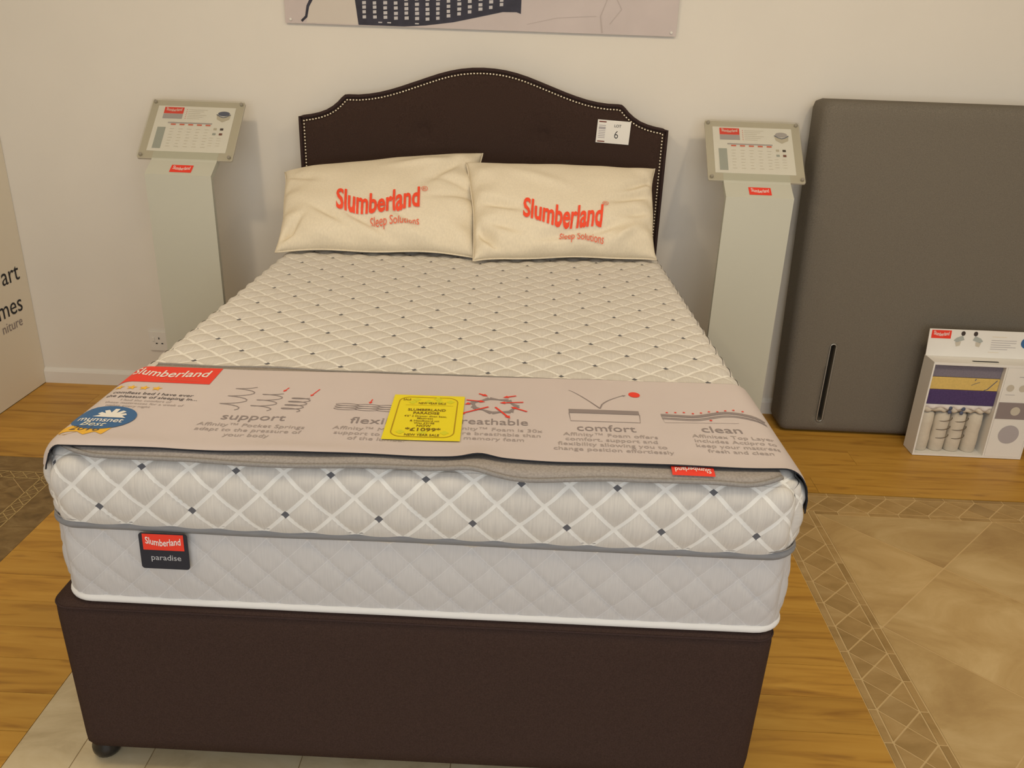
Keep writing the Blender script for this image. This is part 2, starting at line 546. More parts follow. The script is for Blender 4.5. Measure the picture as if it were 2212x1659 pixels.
M['oak'] = wood_mat()
M['stone'] = stone_mat('sand_stone_tile', (0.40, 0.250, 0.095), (0.525, 0.355, 0.150), (0.64, 0.465, 0.225))
M['stoneband'] = stone_mat('sand_border_tile', (0.33, 0.205, 0.070), (0.43, 0.275, 0.105), (0.51, 0.345, 0.150), 5.0)
M['slate'] = stone_mat('brown_slate_tile', (0.14, 0.085, 0.030), (0.225, 0.140, 0.050), (0.31, 0.21, 0.088), 14.0)
M['pale'] = stone_mat('pale_cream_tile', (0.48, 0.37, 0.21), (0.66, 0.54, 0.34), (0.74, 0.63, 0.43), 5.0)

QT = quilt_material('quilted_cover', (0.70, 0.665, 0.62), (0.62, 0.59, 0.555), ribbon=(0.86, 0.84, 0.80), mark=(0.14, 0.14, 0.155), half=0.060, markw=0.095)
QS = quilt_material('quilted_cover_side', (0.70, 0.665, 0.62), (0.62, 0.59, 0.555), ribbon=(0.86, 0.84, 0.80), half=0.060)
QB = quilt_material('quilted_border', (0.62, 0.60, 0.595), (0.575, 0.56, 0.56), ribbon=(0.69, 0.67, 0.67), half=0.010)

# ---------------------------------------------------------------- the setting
XL, XR, YF = -1.90, 3.6, -5.8
floor = box('floor', XL - 0.1, XR, YF, 0.02, -0.06, -0.004, M['grout'])
tag(floor, 'wooden plank floor with inlaid stone tile panels', 'floor', kind='structure')
wb = box('wall_back', XL - 0.1, XR, 0.0, 0.12, -0.06, CEIL, M['wall']); tag(wb, 'plain off white painted wall behind the bed', 'wall', kind='structure')
ce = box('ceiling', XL - 0.1, XR, YF, 0.12, CEIL, CEIL + 0.08, M['ceiling']); tag(ce, 'plain white ceiling', 'ceiling', kind='structure')
wr = box('wall_right', XR, XR + 0.12, YF, 0.12, -0.06, CEIL, M['wall']); tag(wr, 'plain off white side wall', 'wall', kind='structure')
wl = box('wall_left', XL - 0.1, XL, -5.0, -0.002, 0.002, CEIL, M['panelwall']); tag(wl, 'smooth cream partition wall carrying dark lettering', 'wall', kind='structure')
# front wall with its shop window opening, behind the camera
bmf = bmesh.new()
def _bx(bm, x0, x1, y0, y1, z0, z1):
    r = bmesh.ops.create_cube(bm, size=1)
    for v in r['verts']:
        v.co = Vector(((x0 + x1) / 2 + v.co.x * (x1 - x0), (y0 + y1) / 2 + v.co.y * (y1 - y0), (z0 + z1) / 2 + v.co.z * (z1 - z0)))
_bx(bmf, XL - 0.1, -1.3, YF - 0.12, YF, -0.06, CEIL); _bx(bmf, 2.5, XR, YF - 0.12, YF, -0.06, CEIL)
_bx(bmf, -1.3, 2.5, YF - 0.12, YF, -0.06, 0.45); _bx(bmf, -1.3, 2.5, YF - 0.12, YF, 2.42, CEIL)
wf = bm_obj('wall_front', bmf, M['wall'], origin=(0.6, YF, 0)); tag(wf, 'off white shopfront wall with wide window opening', 'wall', kind='structure')
bb = prism('baseboard_back', [(0.0, 0.0), (-0.014, 0.0), (-0.014, 0.052), (-0.010, 0.060), (-0.004, 0.066), (0.0, 0.068)], XL + 0.001, XR - 0.001, M['skirting'], None, plane='YZ', origin=(0, 0, 0))
tag(bb, 'low painted skirting board along the back wall', 'baseboard', kind='structure')

# lettering on the partition: only the line ends that show
def wlmap(a, b):      # a runs along +y towards the corner
    return (XL + 0.0012, a, b)
text('lettering', 'art', 0.105, wlmap, M['black'], wl, x=-0.052, y=0.479, align='RIGHT')
text('lettering', 'mes', 0.105, wlmap, M['black'], wl, x=-0.068, y=0.352, align='RIGHT')
text('lettering', 'niture', 0.058, wlmap, M['printgrey'], wl, x=-0.090, y=0.294, align='RIGHT')


# ---- floor pieces
def clip(poly, a, b, c):
    """keep a*x + b*y <= c"""
    out = []
    for i, p in enumerate(poly):
        q = poly[(i + 1) % len(poly)]
        dp, dq = a * p[0] + b * p[1] - c, a * q[0] + b * q[1] - c
        if dp <= 0: out.append(p)
        if (dp < 0 < dq) or (dq < 0 < dp):
            t = dp / (dp - dq)
            out.append((p[0] + (q[0] - p[0]) * t, p[1] + (q[1] - p[1]) * t))
    return out


def shrink(poly, d):
    """inset a convex counter-clockwise polygon"""
    res = poly
    n = len(poly)
    for i in range(n):
        p, q = poly[i], poly[(i + 1) % n]
        ex, ey = q[0] - p[0], q[1] - p[1]
        l = math.hypot(ex, ey)
        if l < 1e-6: continue
        nx, ny = ey / l, -ex / l
        res = clip(res, nx, ny, nx * p[0] + ny * p[1] - d)
        if len(res) < 3: return []
    return res


def area(p):
    return 0.5 * sum(p[i][0] * p[(i + 1) % len(p)][1] - p[(i + 1) % len(p)][0] * p[i][1] for i in range(len(p)))


def tile(name, poly, m, gap=0.0008, dz=0.0):
    p = shrink(poly, gap)
    if len(p) < 3 or area(p) < 6e-5: return None
    cx = sum(a for a, _ in p) / len(p); cy = sum(b for _, b in p) / len(p)
    n = len(p)
    vs = [(a, b, -0.004) for a, b in p] + [(a, b, dz) for a, b in p]
    fs = [list(range(n, 2 * n))] + [[i, (i + 1) % n, n + (i + 1) % n, n + i] for i in range(n)]
    return mesh(name, vs, fs, m, floor)


def planks(x0, x1, y0, y1, seed):
    rnd = random.Random(seed)
    W = 0.115
    y = y1; row = 0
    while y > y0 + 1e-4:
        ya = max(y0, y - W)
        x = x0 - rnd.random() * 1.1
        while x < x1:
            xa, xb = max(x, x0), min(x + 1.22, x1)
            if xb - xa > 0.02:
                tile('plank', rect(xa, xb, ya, y), M['oak'], 0.0005)
            x += 1.22
        y = ya; row += 1


LX, LY = -1.31, -0.69      # left stone panel corner
RX, RY = 1.060, -0.693     # right stone panel corner
FX0, FX1, FY = -0.875, 0.625, -1.60  # pale tile panel under the foot of the bed
YB = -3.6
planks(XL, XR - 0.4, LY, 0.0, 1)
planks(LX, RX, FY, LY, 2)
planks(LX, FX0, YB, FY, 3)
planks(FX1, RX, YB, FY, 4)

# pale panel
mesh('joint_bed', [(FX0, YB, -0.0012), (FX1, YB, -0.0012), (FX1, FY, -0.0012), (FX0, FY, -0.0012)], [[0, 1, 2, 3]], M['palejoint'], floor)
xs_ = [FX0, -0.733, -0.575, -0.25, 0.075, 0.40, 0.483, FX1]
ys_ = [YB, -3.38, -3.055, -2.73, -2.405, -2.08, -1.755, FY]
for i in range(len(xs_) - 1):
    for j in range(len(ys_) - 1):
        tile('tile', rect(xs_[i], xs_[i + 1], ys_[j], ys_[j + 1]), M['pale'], 0.0012)


# right panel: outer strips, crossed border squares, diagonal field
def pale_bed(name, x0, x1, y0, y1):
    return mesh(name, [(x0, y0, -0.0012), (x1, y0, -0.0012), (x1, y1, -0.0012), (x0, y1, -0.0012)], [[0, 1, 2, 3]], M['joint'], floor)

RXE = 2.9
pale_bed('joint_bed', RX, RXE, YB, RY)
pale_bed('joint_bed', XL, LX, YB, LY)
S1, SQ = 0.022, 0.1032
ya = RY - S1 - SQ - S1     # inner edge of the top border
xa = RX + S1 + SQ + S1     # inner edge of the side border
J = 0.0022
n_x = int((RXE - RX) / SQ)
X0s, Y0s = RX + S1, RY - S1              # outer corner of the crossed band
for k in range(1, n_x):                  # top run: triangles on both edges, diamonds between neighbouring crosses
    x0, x1 = X0s + k * SQ, X0s + (k + 1) * SQ
    y1, y0 = Y0s, Y0s - SQ
    xc, yc = (x0 + x1) / 2, (y0 + y1) / 2
    if x1 < 2.5:
        tile('border_tile', [(x0, y0), (x1, y0), (xc, yc)], M['stoneband'], J)
        tile('border_tile', [(x1, y1), (x0, y1), (xc, yc)], M['stoneband'], J)
        if k > 1: tile('border_tile', [(x0, y0), (xc, yc), (x0, y1), (xc - SQ, yc)], M['stoneband'], J)
        else: tile('border_tile', [(x0, y0), (xc, yc), (x0, y1)], M['stoneband'], J)
    else:
        tile('border_tile', rect(x0, x1, y0, y1), M['stoneband'], J)
    tile('border_strip', rect(x0, x1, y1, RY), M['stoneband'], J)
    if x0 > xa - 1e-6: tile('border_strip', rect(x0, x1, y0 - S1, y0), M['stoneband'], J)
tile('border_strip', rect(xa, X0s + 2 * SQ, Y0s - SQ - S1, Y0s - SQ), M['stoneband'], J)
tile('border_strip', rect(RX, X0s + SQ, Y0s, RY), M['stoneband'], J)
n_y = int((RY - YB) / SQ)
for k in range(n_y):
    y1, y0 = Y0s - k * SQ, Y0s - (k + 1) * SQ
    x0, x1 = X0s, X0s + SQ
    xc, yc = (x0 + x1) / 2, (y0 + y1) / 2
    if y0 > -2.3:
        tile('border_tile', [(x0, y1), (x0, y0), (xc, yc)], M['stoneband'], J)
        tile('border_tile', [(x1, y0), (x1, y1), (xc, yc)], M['stoneband'], J)
        if k > 0: tile('border_tile', [(x0, y1), (xc, yc), (x1, y1), (xc, yc + SQ)], M['stoneband'], J)
        else: tile('border_tile', [(x0, y1), (xc, yc), (x1, y1)], M['stoneband'], J)
    else:
        tile('border_tile', rect(x0, x1, y0, y1), M['stoneband'], J)
    tile('border_strip', rect(RX, x0, y0, y1), M['stoneband'], J)
    if k > 0: tile('border_strip', rect(x1, xa, y0, min(y1, Y0s - SQ)), M['stoneband'], J)
D = 0.594
for i in range(-3, 4):
    for j in range(-4, 6):
        # cell between x+y in [.38+iD, .38+(i+1)D], x-y in [2.645+jD, ...]
        p0, p1 = 0.38 + i * D, 0.38 + (i + 1) * D
        q0, q1 = 2.645 + j * D, 2.645 + (j + 1) * D
        P4 = [((p + q) / 2, (p - q) / 2) for p, q in ((p0, q0), (p0, q1), (p1, q1), (p1, q0))]
        if area(P4) < 0: P4 = P4[::-1]
        for a, b, c in ((-1, 0, -xa), (1, 0, RXE), (0, 1, ya), (0, -1, -YB)):
            if len(P4) >= 3: P4 = clip(P4, a, b, c)
        if len(P4) >= 3 and area(P4) > 1e-3: tile('tile', P4, M['stone'], 0.0022)

# left panel: plain dark band, fine crossed lattice inlay, dark field
B1, LQ = 0.108, 0.0440
bx1, by1 = LX - B1, LY - B1           # outer edge of the lattice
bx0, by0 = bx1 - LQ, by1 - LQ         # inner edge
yy = LY
while yy > -3.4:
    y2 = yy - 0.45
    tile('border_tile', rect(bx1, LX, y2, yy if yy < LY else LY), M['slate'], 0.001); yy = y2
tile('border_tile', rect(XL, bx1, by1, LY), M['slate'], 0.001)
tile('lattice_band', rect(XL, bx1, by0, by1), M['slate'], 0.0)
tile('lattice_band', rect(bx0, bx1, YB, by0), M['slate'], 0.0)
vs, fs = [], []
def inlay(p, q, w=0.0034):
    for quad in stroke([p, q], w):
        b = len(vs); vs.extend([(a, c, 0.0006) for a, c in quad]); fs.append([b, b + 1, b + 2, b + 3])
for off in (by0, by1): inlay((XL, off), (bx1, off))
for off in (bx0, bx1): inlay((off, YB), (off, by1))
k = 0
while by1 - (k + 1) * LQ > -2.4:
    a, b = by1 - k * LQ, by1 - (k + 1) * LQ
    inlay((bx0, a), (bx1, b), 0.0026); inlay((bx0, b), (bx1, a), 0.0026); k += 1
k = 1
while bx1 - (k + 1) * LQ > XL:
    a, b = bx1 - k * LQ, bx1 - (k + 1) * LQ
    inlay((a, by0), (b, by1), 0.0026); inlay((b, by0), (a, by1), 0.0026); k += 1
mesh('inlay_lines', vs, fs, M['inlay'], floor, kind='stuff')
for i in range(-8, 4):
    for j in range(-8, 6):
        p0, p1 = -2.40 + i * 0.43, -2.40 + (i + 1) * 0.43
        q0, q1 = -0.628 + j * 0.43, -0.628 + (j + 1) * 0.43
        P4 = [((p + q) / 2, (p - q) / 2) for p, q in ((p0, q0), (p0, q1), (p1, q1), (p1, q0))]
        if area(P4) < 0: P4 = P4[::-1]
        for a, b, c in ((-1, 0, -XL), (1, 0, bx0), (0, 1, by0), (0, -1, -YB)):
            if len(P4) >= 3: P4 = clip(P4, a, b, c)
        if len(P4) >= 3 and area(P4) > 1e-3: tile('tile', P4, M['slate'], 0.0013)


# ---------------------------------------------------------------- rounded, quilted boxes
def rbox(faces, x0, x1, y0, y1, z0, z1, rxy, rz, res, disp=None, zres=None):
    """rounded box from gridded faces; returns verts, faces, uv. disp(s, t, face) -> height;
    (s, t) are the unfolded cloth coordinates"""
    c = np.array([(x0 + x1) / 2, (y0 + y1) / 2, (z0 + z1) / 2]); h = np.array([(x1 - x0) / 2, (y1 - y0) / 2, (z1 - z0) / 2])
    V, F, U = [], [], []
    nx, ny = int((x1 - x0) / res), int((y1 - y0) / res); nz = max(2, int((z1 - z0) / (zres or res)))
    gx, gy, gz = np.linspace(x0, x1, nx + 1), np.linspace(y0, y1, ny + 1), np.linspace(z0, z1, nz + 1)
    for f in faces:
        if f in ('top', 'bottom'):
            A, B = np.meshgrid(gx, gy); P = np.stack([A, B, np.full_like(A, z1 if f == 'top' else z0)], -1)
            S, T = A, B; flip = f == 'bottom'
            fade = np.clip(np.maximum(np.minimum(A - x0, x1 - A), np.minimum(B - y0, y1 - B)) / 0.03, 0, 1)
        elif f in ('front', 'back'):
            A, B = np.meshgrid(gx, gz); P = np.stack([A, np.full_like(A, y0 if f == 'front' else y1), B], -1)
            S = A; T = (y0 - (z1 - B)) if f == 'front' else (y1 + (z1 - B)); flip = f == 'back'
            fade = np.clip(np.minimum(A - x0, x1 - A) / 0.03, 0, 1)
        else:
            A, B = np.meshgrid(gy, gz); P = np.stack([np.full_like(A, x0 if f == 'left' else x1), A, B], -1)
            T = A; S = (x0 - (z1 - B)) if f == 'left' else (x1 + (z1 - B)); flip = f == 'left'
            fade = np.clip(np.minimum(A - y0, y1 - A) / 0.03, 0, 1)
        sh = A.shape
        P = P.reshape(-1, 3)
        # nearest point of the core (plan outline rounded by rxy - rz), then swelled by rz: edge radius rz, corner radius rxy
        c2 = np.clip(P[:, :2], c[:2] - h[:2] + rxy, c[:2] + h[:2] - rxy)
        w2 = P[:, :2] - c2; l2 = np.linalg.norm(w2, axis=1, keepdims=True); lim = rxy - rz
        w2 = np.where(l2 > lim, w2 * lim / np.maximum(l2, 1e-9), w2)
        core = np.concatenate([c2 + w2, np.clip(P[:, 2:], c[2] - h[2] + rz, c[2] + h[2] - rz)], 1)
        d = P - core; l = np.linalg.norm(d, axis=1, keepdims=True); l[l < 1e-9] = 1
        nrm = d / l
        Q = core + nrm * rz
        if disp:
            hh, uu = disp(S.ravel(), T.ravel(), Q, f)
            Q = Q + nrm * (hh * fade.ravel())[:, None]
        else:
            uu = np.stack([S.ravel(), T.ravel()], -1)
        b = len(V) and sum(len(v) for v in V)
        idx = (np.arange(sh[0] * sh[1]).reshape(sh)) + (b or 0)
        q = np.stack([idx[:-1, :-1], idx[:-1, 1:], idx[1:, 1:], idx[1:, :-1]], -1).reshape(-1, 4)
        if flip: q = q[:, ::-1]
        V.append(Q); F.append(q); U.append(uu)
    return np.concatenate(V).tolist(), np.concatenate(F).tolist(), np.concatenate(U)


# ---------------------------------------------------------------- divan base
base = thing('divan_base', (0, -1.08, 0), 'dark brown fabric divan base under the white mattress', 'bed base')
bx_v, bx_f, bx_u = rbox(['top', 'front', 'back', 'left', 'right', 'bottom'], -0.706, 0.706, -2.034, -0.140, 0.058, 0.424, 0.038, 0.012, 0.03)
bx_v = [((x * (1 - 0.010 * (0.424 - z) / 0.35)), y, z) for x, y, z in bx_v]
mesh('body', bx_v, bx_f, M['brownbase'], base, smooth=True, merge=1e-5)
def outline(x0, x1, y0, y1, r, z, n=8, step=0.04, wob=0.0, seed=0, warp=None):
    p = []
    corners = rrect(x0, x1, y0, y1, r, n)
    for i, a in enumerate(corners):
        b = corners[(i + 1) % len(corners)]
        k = max(1, int(math.dist(a, b) / step))
        for j in range(k):
            t = j / k
            x, y = a[0] + (b[0] - a[0]) * t, a[1] + (b[1] - a[1]) * t
            p.append((warp(x, y) if warp else x, y, z + wob * noise.noise(Vector((x * 4.0, y * 4.0, seed)))))
    return p
tube('seam', outline(-0.7045, 0.7045, -2.0325, -0.1415, 0.038, 0.416, wob=0.001), 0.0022, M['brownpipe'], base, n=6, closed=True)
for fx, fy in ((-0.672, -1.985), (0.66, -1.985), (-0.62, -0.20), (0.62, -0.20)):
    lathe('foot', (fx, fy, 0.0008), [(0.018, 0.0), (0.026, 0.005), (0.030, 0.015), (0.030, 0.026), (0.024, 0.036), (0.020, 0.059)], M['foot'], base)

# ---------------------------------------------------------------- mattress
MX0, MX1, MY0, MY1 = -0.682, 0.721, -2.020, -0.140
matt = thing('mattress', (0.02, -1.07, 0.426), 'thick pale grey quilted mattress with diamond stitched pillow top', 'mattress')
def squeeze(x, y):
    """the mattress is a little narrower at the head end"""
    k = max(0.0, min(1.0, (y + 2.0) / 1.7))
    return 0.021 + (x - 0.021) * (1 - (0.085 if x > 0.021 else 0.030) * k)
AU, BU = 0.0429, 0.0380
def ij(s, t):
    a = (s + 0.569) / AU; b = (t + 1.5575) / BU
    return (a + b) / 2, (a - b) / 2
def disp_top(s, t, Q, f):
    # the cloth is eased towards the foot end (under the cover) so that the stitching meets the edge as sewn
    w = np.clip((-1.66 - t) / 0.30, 0, 1); w = w * w * (3 - 2 * w)
    tt = np.where(t < -2.026, -2.026 + (t + 2.026) * 0.90, t) - 0.046 * w
    i, j = ij(s, tt)
    q = (np.abs(np.sin(np.pi * i)) * np.abs(np.sin(np.pi * j)))
    h = 0.0100 * q ** 0.55
    if f != 'top':
        h = h * np.clip((Q[:, 2] - 0.600) / 0.03, 0.15, 1) * (0.72 + 0.28 * np.clip((0.745 - Q[:, 2]) / 0.04, 0, 1))
        h += 0.004 * np.sin(np.clip((Q[:, 2] - 0.60) / 0.15, 0, 1) * np.pi)
    else:
        h = h * 0.72
    return h, np.stack([i, j], -1)
v, f, u = rbox(['top', 'front', 'left', 'right', 'back'], MX0 + 0.002, MX1 - 0.002, MY0 - 0.005, MY1, 0.566, 0.752, 0.066, 0.048, 0.0075, disp_top, zres=0.007)
v = [(squeeze(a, b), b, c) for a, b, c in v]
pt = mesh('pillow_top', v, f, QT, matt, smooth=True, uv=u, merge=1e-5)
pt.data.materials.append(QS)
nxf, nyf, nzf = int((MX1 - MX0 - 0.004) / 0.0075), int((MY1 - MY0 + 0.005) / 0.0075), max(2, int((0.752 - 0.566) / 0.007))
n_keep = nxf * nyf + nxf * nzf
if len(pt.data.polygons) > n_keep:
    pt.data.polygons.foreach_set('material_index', [0] * n_keep + [1] * (len(pt.data.polygons) - n_keep))
D2 = 0.0385
def disp_low(s, t, Q, f):
    a, b = s / D2, (Q[:, 2] - 0.47) / D2
    if f in ('left', 'right'): a = t / D2
    i, j = (a + b) / 2, (a - b) / 2
    d1 = np.abs(i - np.round(i)); d2 = np.abs(j - np.round(j))
    h = -0.0045 * np.exp(-d1 / 0.07) - 0.0032 * np.exp(-d2 / 0.06)
    edge = np.clip(np.minimum(Q[:, 2] - 0.432, 0.60 - Q[:, 2]) / 0.015, 0, 1)
    h = h * edge + 0.007 * np.sin(np.clip((Q[:, 2] - 0.43) / 0.17, 0, 1) * np.pi)
    return h, np.stack([i, j], -1)
v, f, u = rbox(['front', 'left', 'right', 'back'], MX0, MX1, MY0, MY1, 0.428, 0.606, 0.060, 0.006, 0.006, disp_low, zres=0.006)
v = [(squeeze(a, b), b, c) for a, b, c in v]
mesh('lower_border', v, f, QB, matt, smooth=True, uv=u, merge=1e-5)
mesh('underside', [(MX0 + .02, MY0 + .02, .4285), (MX1 - .02, MY0 + .02, .4285), (MX1 - .02, MY1 - .02, .4285), (MX0 + .02, MY1 - .02, .4285)], [[3, 2, 1, 0]], M['whitepipe'], matt)
# grey border tape: a flattened band with a slight roll
def band(name, x0, x1, y0, y1, r, z0, z1, bulge, m, parent, wob=0.0, seed=0):
    pts = outline(x0, x1, y0, y1, r, 0.0, step=0.02)
    N = len(pts); K = 6
    vs, fs = [], []
    for i, p in enumerate(pts):
        a, b = Vector(pts[i - 1]), Vector(pts[(i + 1) % N])
        t = (b - a).normalized(); nr = Vector((t.y, -t.x, 0))
        dz = wob * noise.noise(Vector((p[0] * 3.2, p[1] * 3.2, seed)))
        for k in range(K):
            w = k / (K - 1)
            q = Vector(p) + nr * (bulge * math.sin(math.pi * w))
            vs.append((squeeze(q.x, q.y), q.y, z0 + (z1 - z0) * w + dz))
    for i in range(N):
        j = (i + 1) % N
        for k in range(K - 1):
            fs.append([i * K + k, j * K + k, j * K + k + 1, i * K + k + 1])
    return mesh(name, vs, fs, m, parent, smooth=True)
band('border_tape', MX0 - 0.001, MX1 + 0.001, MY0 - 0.003, MY1 + 0.001, 0.061, 0.593, 0.612, 0.006, M['tape'], matt, 0.003, 2)
tube('tape_stitch', outline(MX0 - 0.003, MX1 + 0.003, MY0 - 0.006, MY1 + 0.001, 0.062, 0.6135, step=0.02, wob=0.003, seed=2, warp=squeeze), 0.0012, M['felthem'], matt, n=5, closed=True)
tube('bottom_piping', outline(MX0 + 0.004, MX1 - 0.004, MY0 + 0.002, MY1 - 0.004, 0.058, 0.4335, step=0.03, wob=0.0025, seed=5, warp=squeeze), 0.0085, M['whitepipe'], matt, n=10, closed=True)

# sewn label
def labmap(off):
    return lambda a, b: (a, MY0 - 0.0145 - off - 0.004 * max(0, (0.596 - b) / 0.07), b)
lm = labmap(0)
lab = print_polys('sewn_label', [rrect(-0.503, -0.412, 0.522, 0.597, 0.006, 4)], lm, M['label'], matt, label='charcoal sewn label with red panel')
sol = lab.modifiers.new('thick', 'SOLIDIFY'); sol.thickness = 0.0014; sol.offset = -1
print_polys('red_panel', [rect(-0.496, -0.419, 0.562, 0.5955)], labmap(0.0005), M['red'], lab)
text('lettering', 'Slumberland', 0.020, labmap(0.0010), M['paper'], lab, x=-0.4575, y=0.5735, width=0.066, bold=0.012, wave=brand_wave(0.006))
text('lettering', 'paradise', 0.0165, labmap(0.0005), M['labelgrey'], lab, x=-0.455, y=0.541, width=0.056)

# ---------------------------------------------------------------- headboard
HY = -0.100
hbp = [(0.0, 1.353), (0.04, 1.3515), (0.08, 1.347), (0.12, 1.339), (0.16, 1.328), (0.20, 1.3145), (0.25, 1.297), (0.30, 1.2795), (0.34, 1.267), (0.38, 1.2565), (0.42, 1.2490), (0.46, 1.2448), (0.495, 1.2445), (0.508, 1.2435),
       (0.520, 1.234), (0.535, 1.2185), (0.555, 1.2025), (0.58, 1.188), (0.61, 1.177), (0.64, 1.170), (0.665, 1.166), (0.684, 1.163)]
def hb_top(x):
    x = abs(x)
    for (a, za), (b, zb) in zip(hbp, hbp[1:]):
        if x <= b: return za + (zb - za) * (x - a) / (b - a)
    return hbp[-1][1]
hb = thing('headboard', (0, -0.05, 0.12), 'dark brown fabric headboard with scalloped top and metal stud trim', 'headboard')
HB0 = 0.12
BT = ((-0.222, 1.127), (0.226, 1.124))
xs = sorted(set([round(s * a, 4) for a, _ in hbp for s in (-1, 1)] + [round(-0.684 + 1.368 * i / 90, 4) for i in range(91)]))
nzr = 60
vs, fs = [], []
for x in xs:
    zt = hb_top(x)
    for k in range(nzr + 1):
        w = k / nzr
        z = HB0 + (zt - HB0) * (1 - (1 - w) ** 1.6)
        d = 0.0
        for bx_, bz_ in BT:
            rr = math.hypot(x - bx_, z - bz_)
            d += 0.013 * math.exp(-(rr / 0.022) ** 2) + 0.006 * math.exp(-(rr / 0.07) ** 2)
        ed = min(zt - z, 0.684 - abs(x), 0.07)
        puff = 0.010 * (1 - (1 - ed / 0.07) ** 2)
        vs.append((x, HY + 0.010 - puff + d, z))
n1 = nzr + 1
for i in range(len(xs) - 1):
    for k in range(nzr):
        fs.append([i * n1 + k, (i + 1) * n1 + k, (i + 1) * n1 + k + 1, i * n1 + k + 1])
mesh('padded_front', vs, fs, M['brown'], hb, smooth=True)
prof = [(x, hb_top(x)) for x in xs]
edge = [(-0.684, HB0)] + prof + [(0.684, HB0)]
poly = edge
prism('back_panel', [(a, b) for a, b in poly], HY + 0.012, -0.020, M['brown'], hb, plane='XZ')
e3 = [(x, HY + 0.006, z) for x, z in edge]
dens = []
for a, b in zip(e3, e3[1:]):
    k = max(1, int(math.dist(a, b) / 0.03))
    dens += [tuple(a[c] + (b[c] - a[c]) * t / k for c in range(3)) for t in range(k)]
dens.append(e3[-1])
tube('edge_piping', dens, 0.0065, M['brownpipe'], hb, n=8)
# studs, evenly spaced along the inset edge
path = [(-0.669, 0.62)] + [(-0.669, 1.151)]
ins = []
for (x, z) in prof:
    dz = (hb_top(min(0.684, abs(x) + 0.004)) - hb_top(max(0, abs(x) - 0.004))) / 0.008
    nx, nz = dz * (1 if x >= 0 else -1), -1.0
    l = math.hypot(nx, nz)
    px, pz = x + nx / l * 0.0135, z + nz / l * 0.0135
    if abs(px) <= 0.669: ins.append((px, pz))
ins.sort()
path += ins + [(0.669, 1.151), (0.669, 0.62)]
vs, fs = [], []
acc, step = 0.0, 0.0118
for a, b in zip(path, path[1:]):
    l = math.dist(a, b)
    while acc < l:
        t = acc / l
        cx_, cz_ = a[0] + (b[0] - a[0]) * t, a[1] + (b[1] - a[1]) * t
        b0 = len(vs)
        for r_, dy in ((0.0043, 0.0), (0.0036, -0.0022)):
            for k in range(7):
                an = 2 * math.pi * k / 7
                vs.append((cx_ + r_ * math.cos(an), HY + 0.0055 + dy - 0.0035, cz_ + r_ * math.sin(an)))
        vs.append((cx_, HY + 0.0055 - 0.0035 - 0.0034, cz_))
        for k in range(7):
            fs.append([b0 + k, b0 + (k + 1) % 7, b0 + 7 + (k + 1) % 7, b0 + 7 + k]); fs.append([b0 + 7 + k, b0 + 7 + (k + 1) % 7, b0 + 14])
        acc += step
    acc -= l
mesh('stud_trim', vs, fs, M['studs'], hb, smooth=True, kind='stuff', label='row of small bright metal studs')
for bx_, bz_ in BT:
    lathe('button', (bx_, HY + 0.020, bz_), [(0.011, 0.0), (0.0115, 0.003), (0.008, 0.006), (0.003, 0.0072)], M['brown'], hb, axis='Y', n=14)

# lot card
lc = thing('lot_card', (0.485, HY - 0.004, 1.108), 'small white paper auction card on the headboard reading lot 6', 'card')
ca, sa = math.cos(-0.045), math.sin(-0.045)
def lotmap(off):
    return lambda a, b: (0.4855 + a * ca - b * sa, HY - 0.0045 - off, 1.1525 + a * sa + b * ca)
o = print_polys('paper', [rect(-0.0615, 0.0615, -0.041, 0.041)], lotmap(0), M['paper'], lc)
sol = o.modifiers.new('thick', 'SOLIDIFY'); sol.thickness = 0.0012; sol.offset = -1
for zz in (0.032, -0.038): print_polys('red_bar', [rect(-0.056, -0.029, zz, zz + 0.0045)], lotmap(0.0005), M['swred'], lc)
print_polys('small_print', [rect(-0.055, -0.030, 0.020 - 0.0062 * k, 0.0225 - 0.0062 * k) for k in range(8)] + [rect(-0.055, -0.030, 0.010, 0.014)], lotmap(0.0005), M['lilac'], lc)
text('lettering', 'LOT', 0.0135, lotmap(0.0005), M['black'], lc, x=0.014, y=0.018, bold=0.01)
text('numeral', '6', 0.040, lotmap(0.0005), M['black'], lc, x=0.012, y=-0.022, xs=0.85, bold=-0.006)


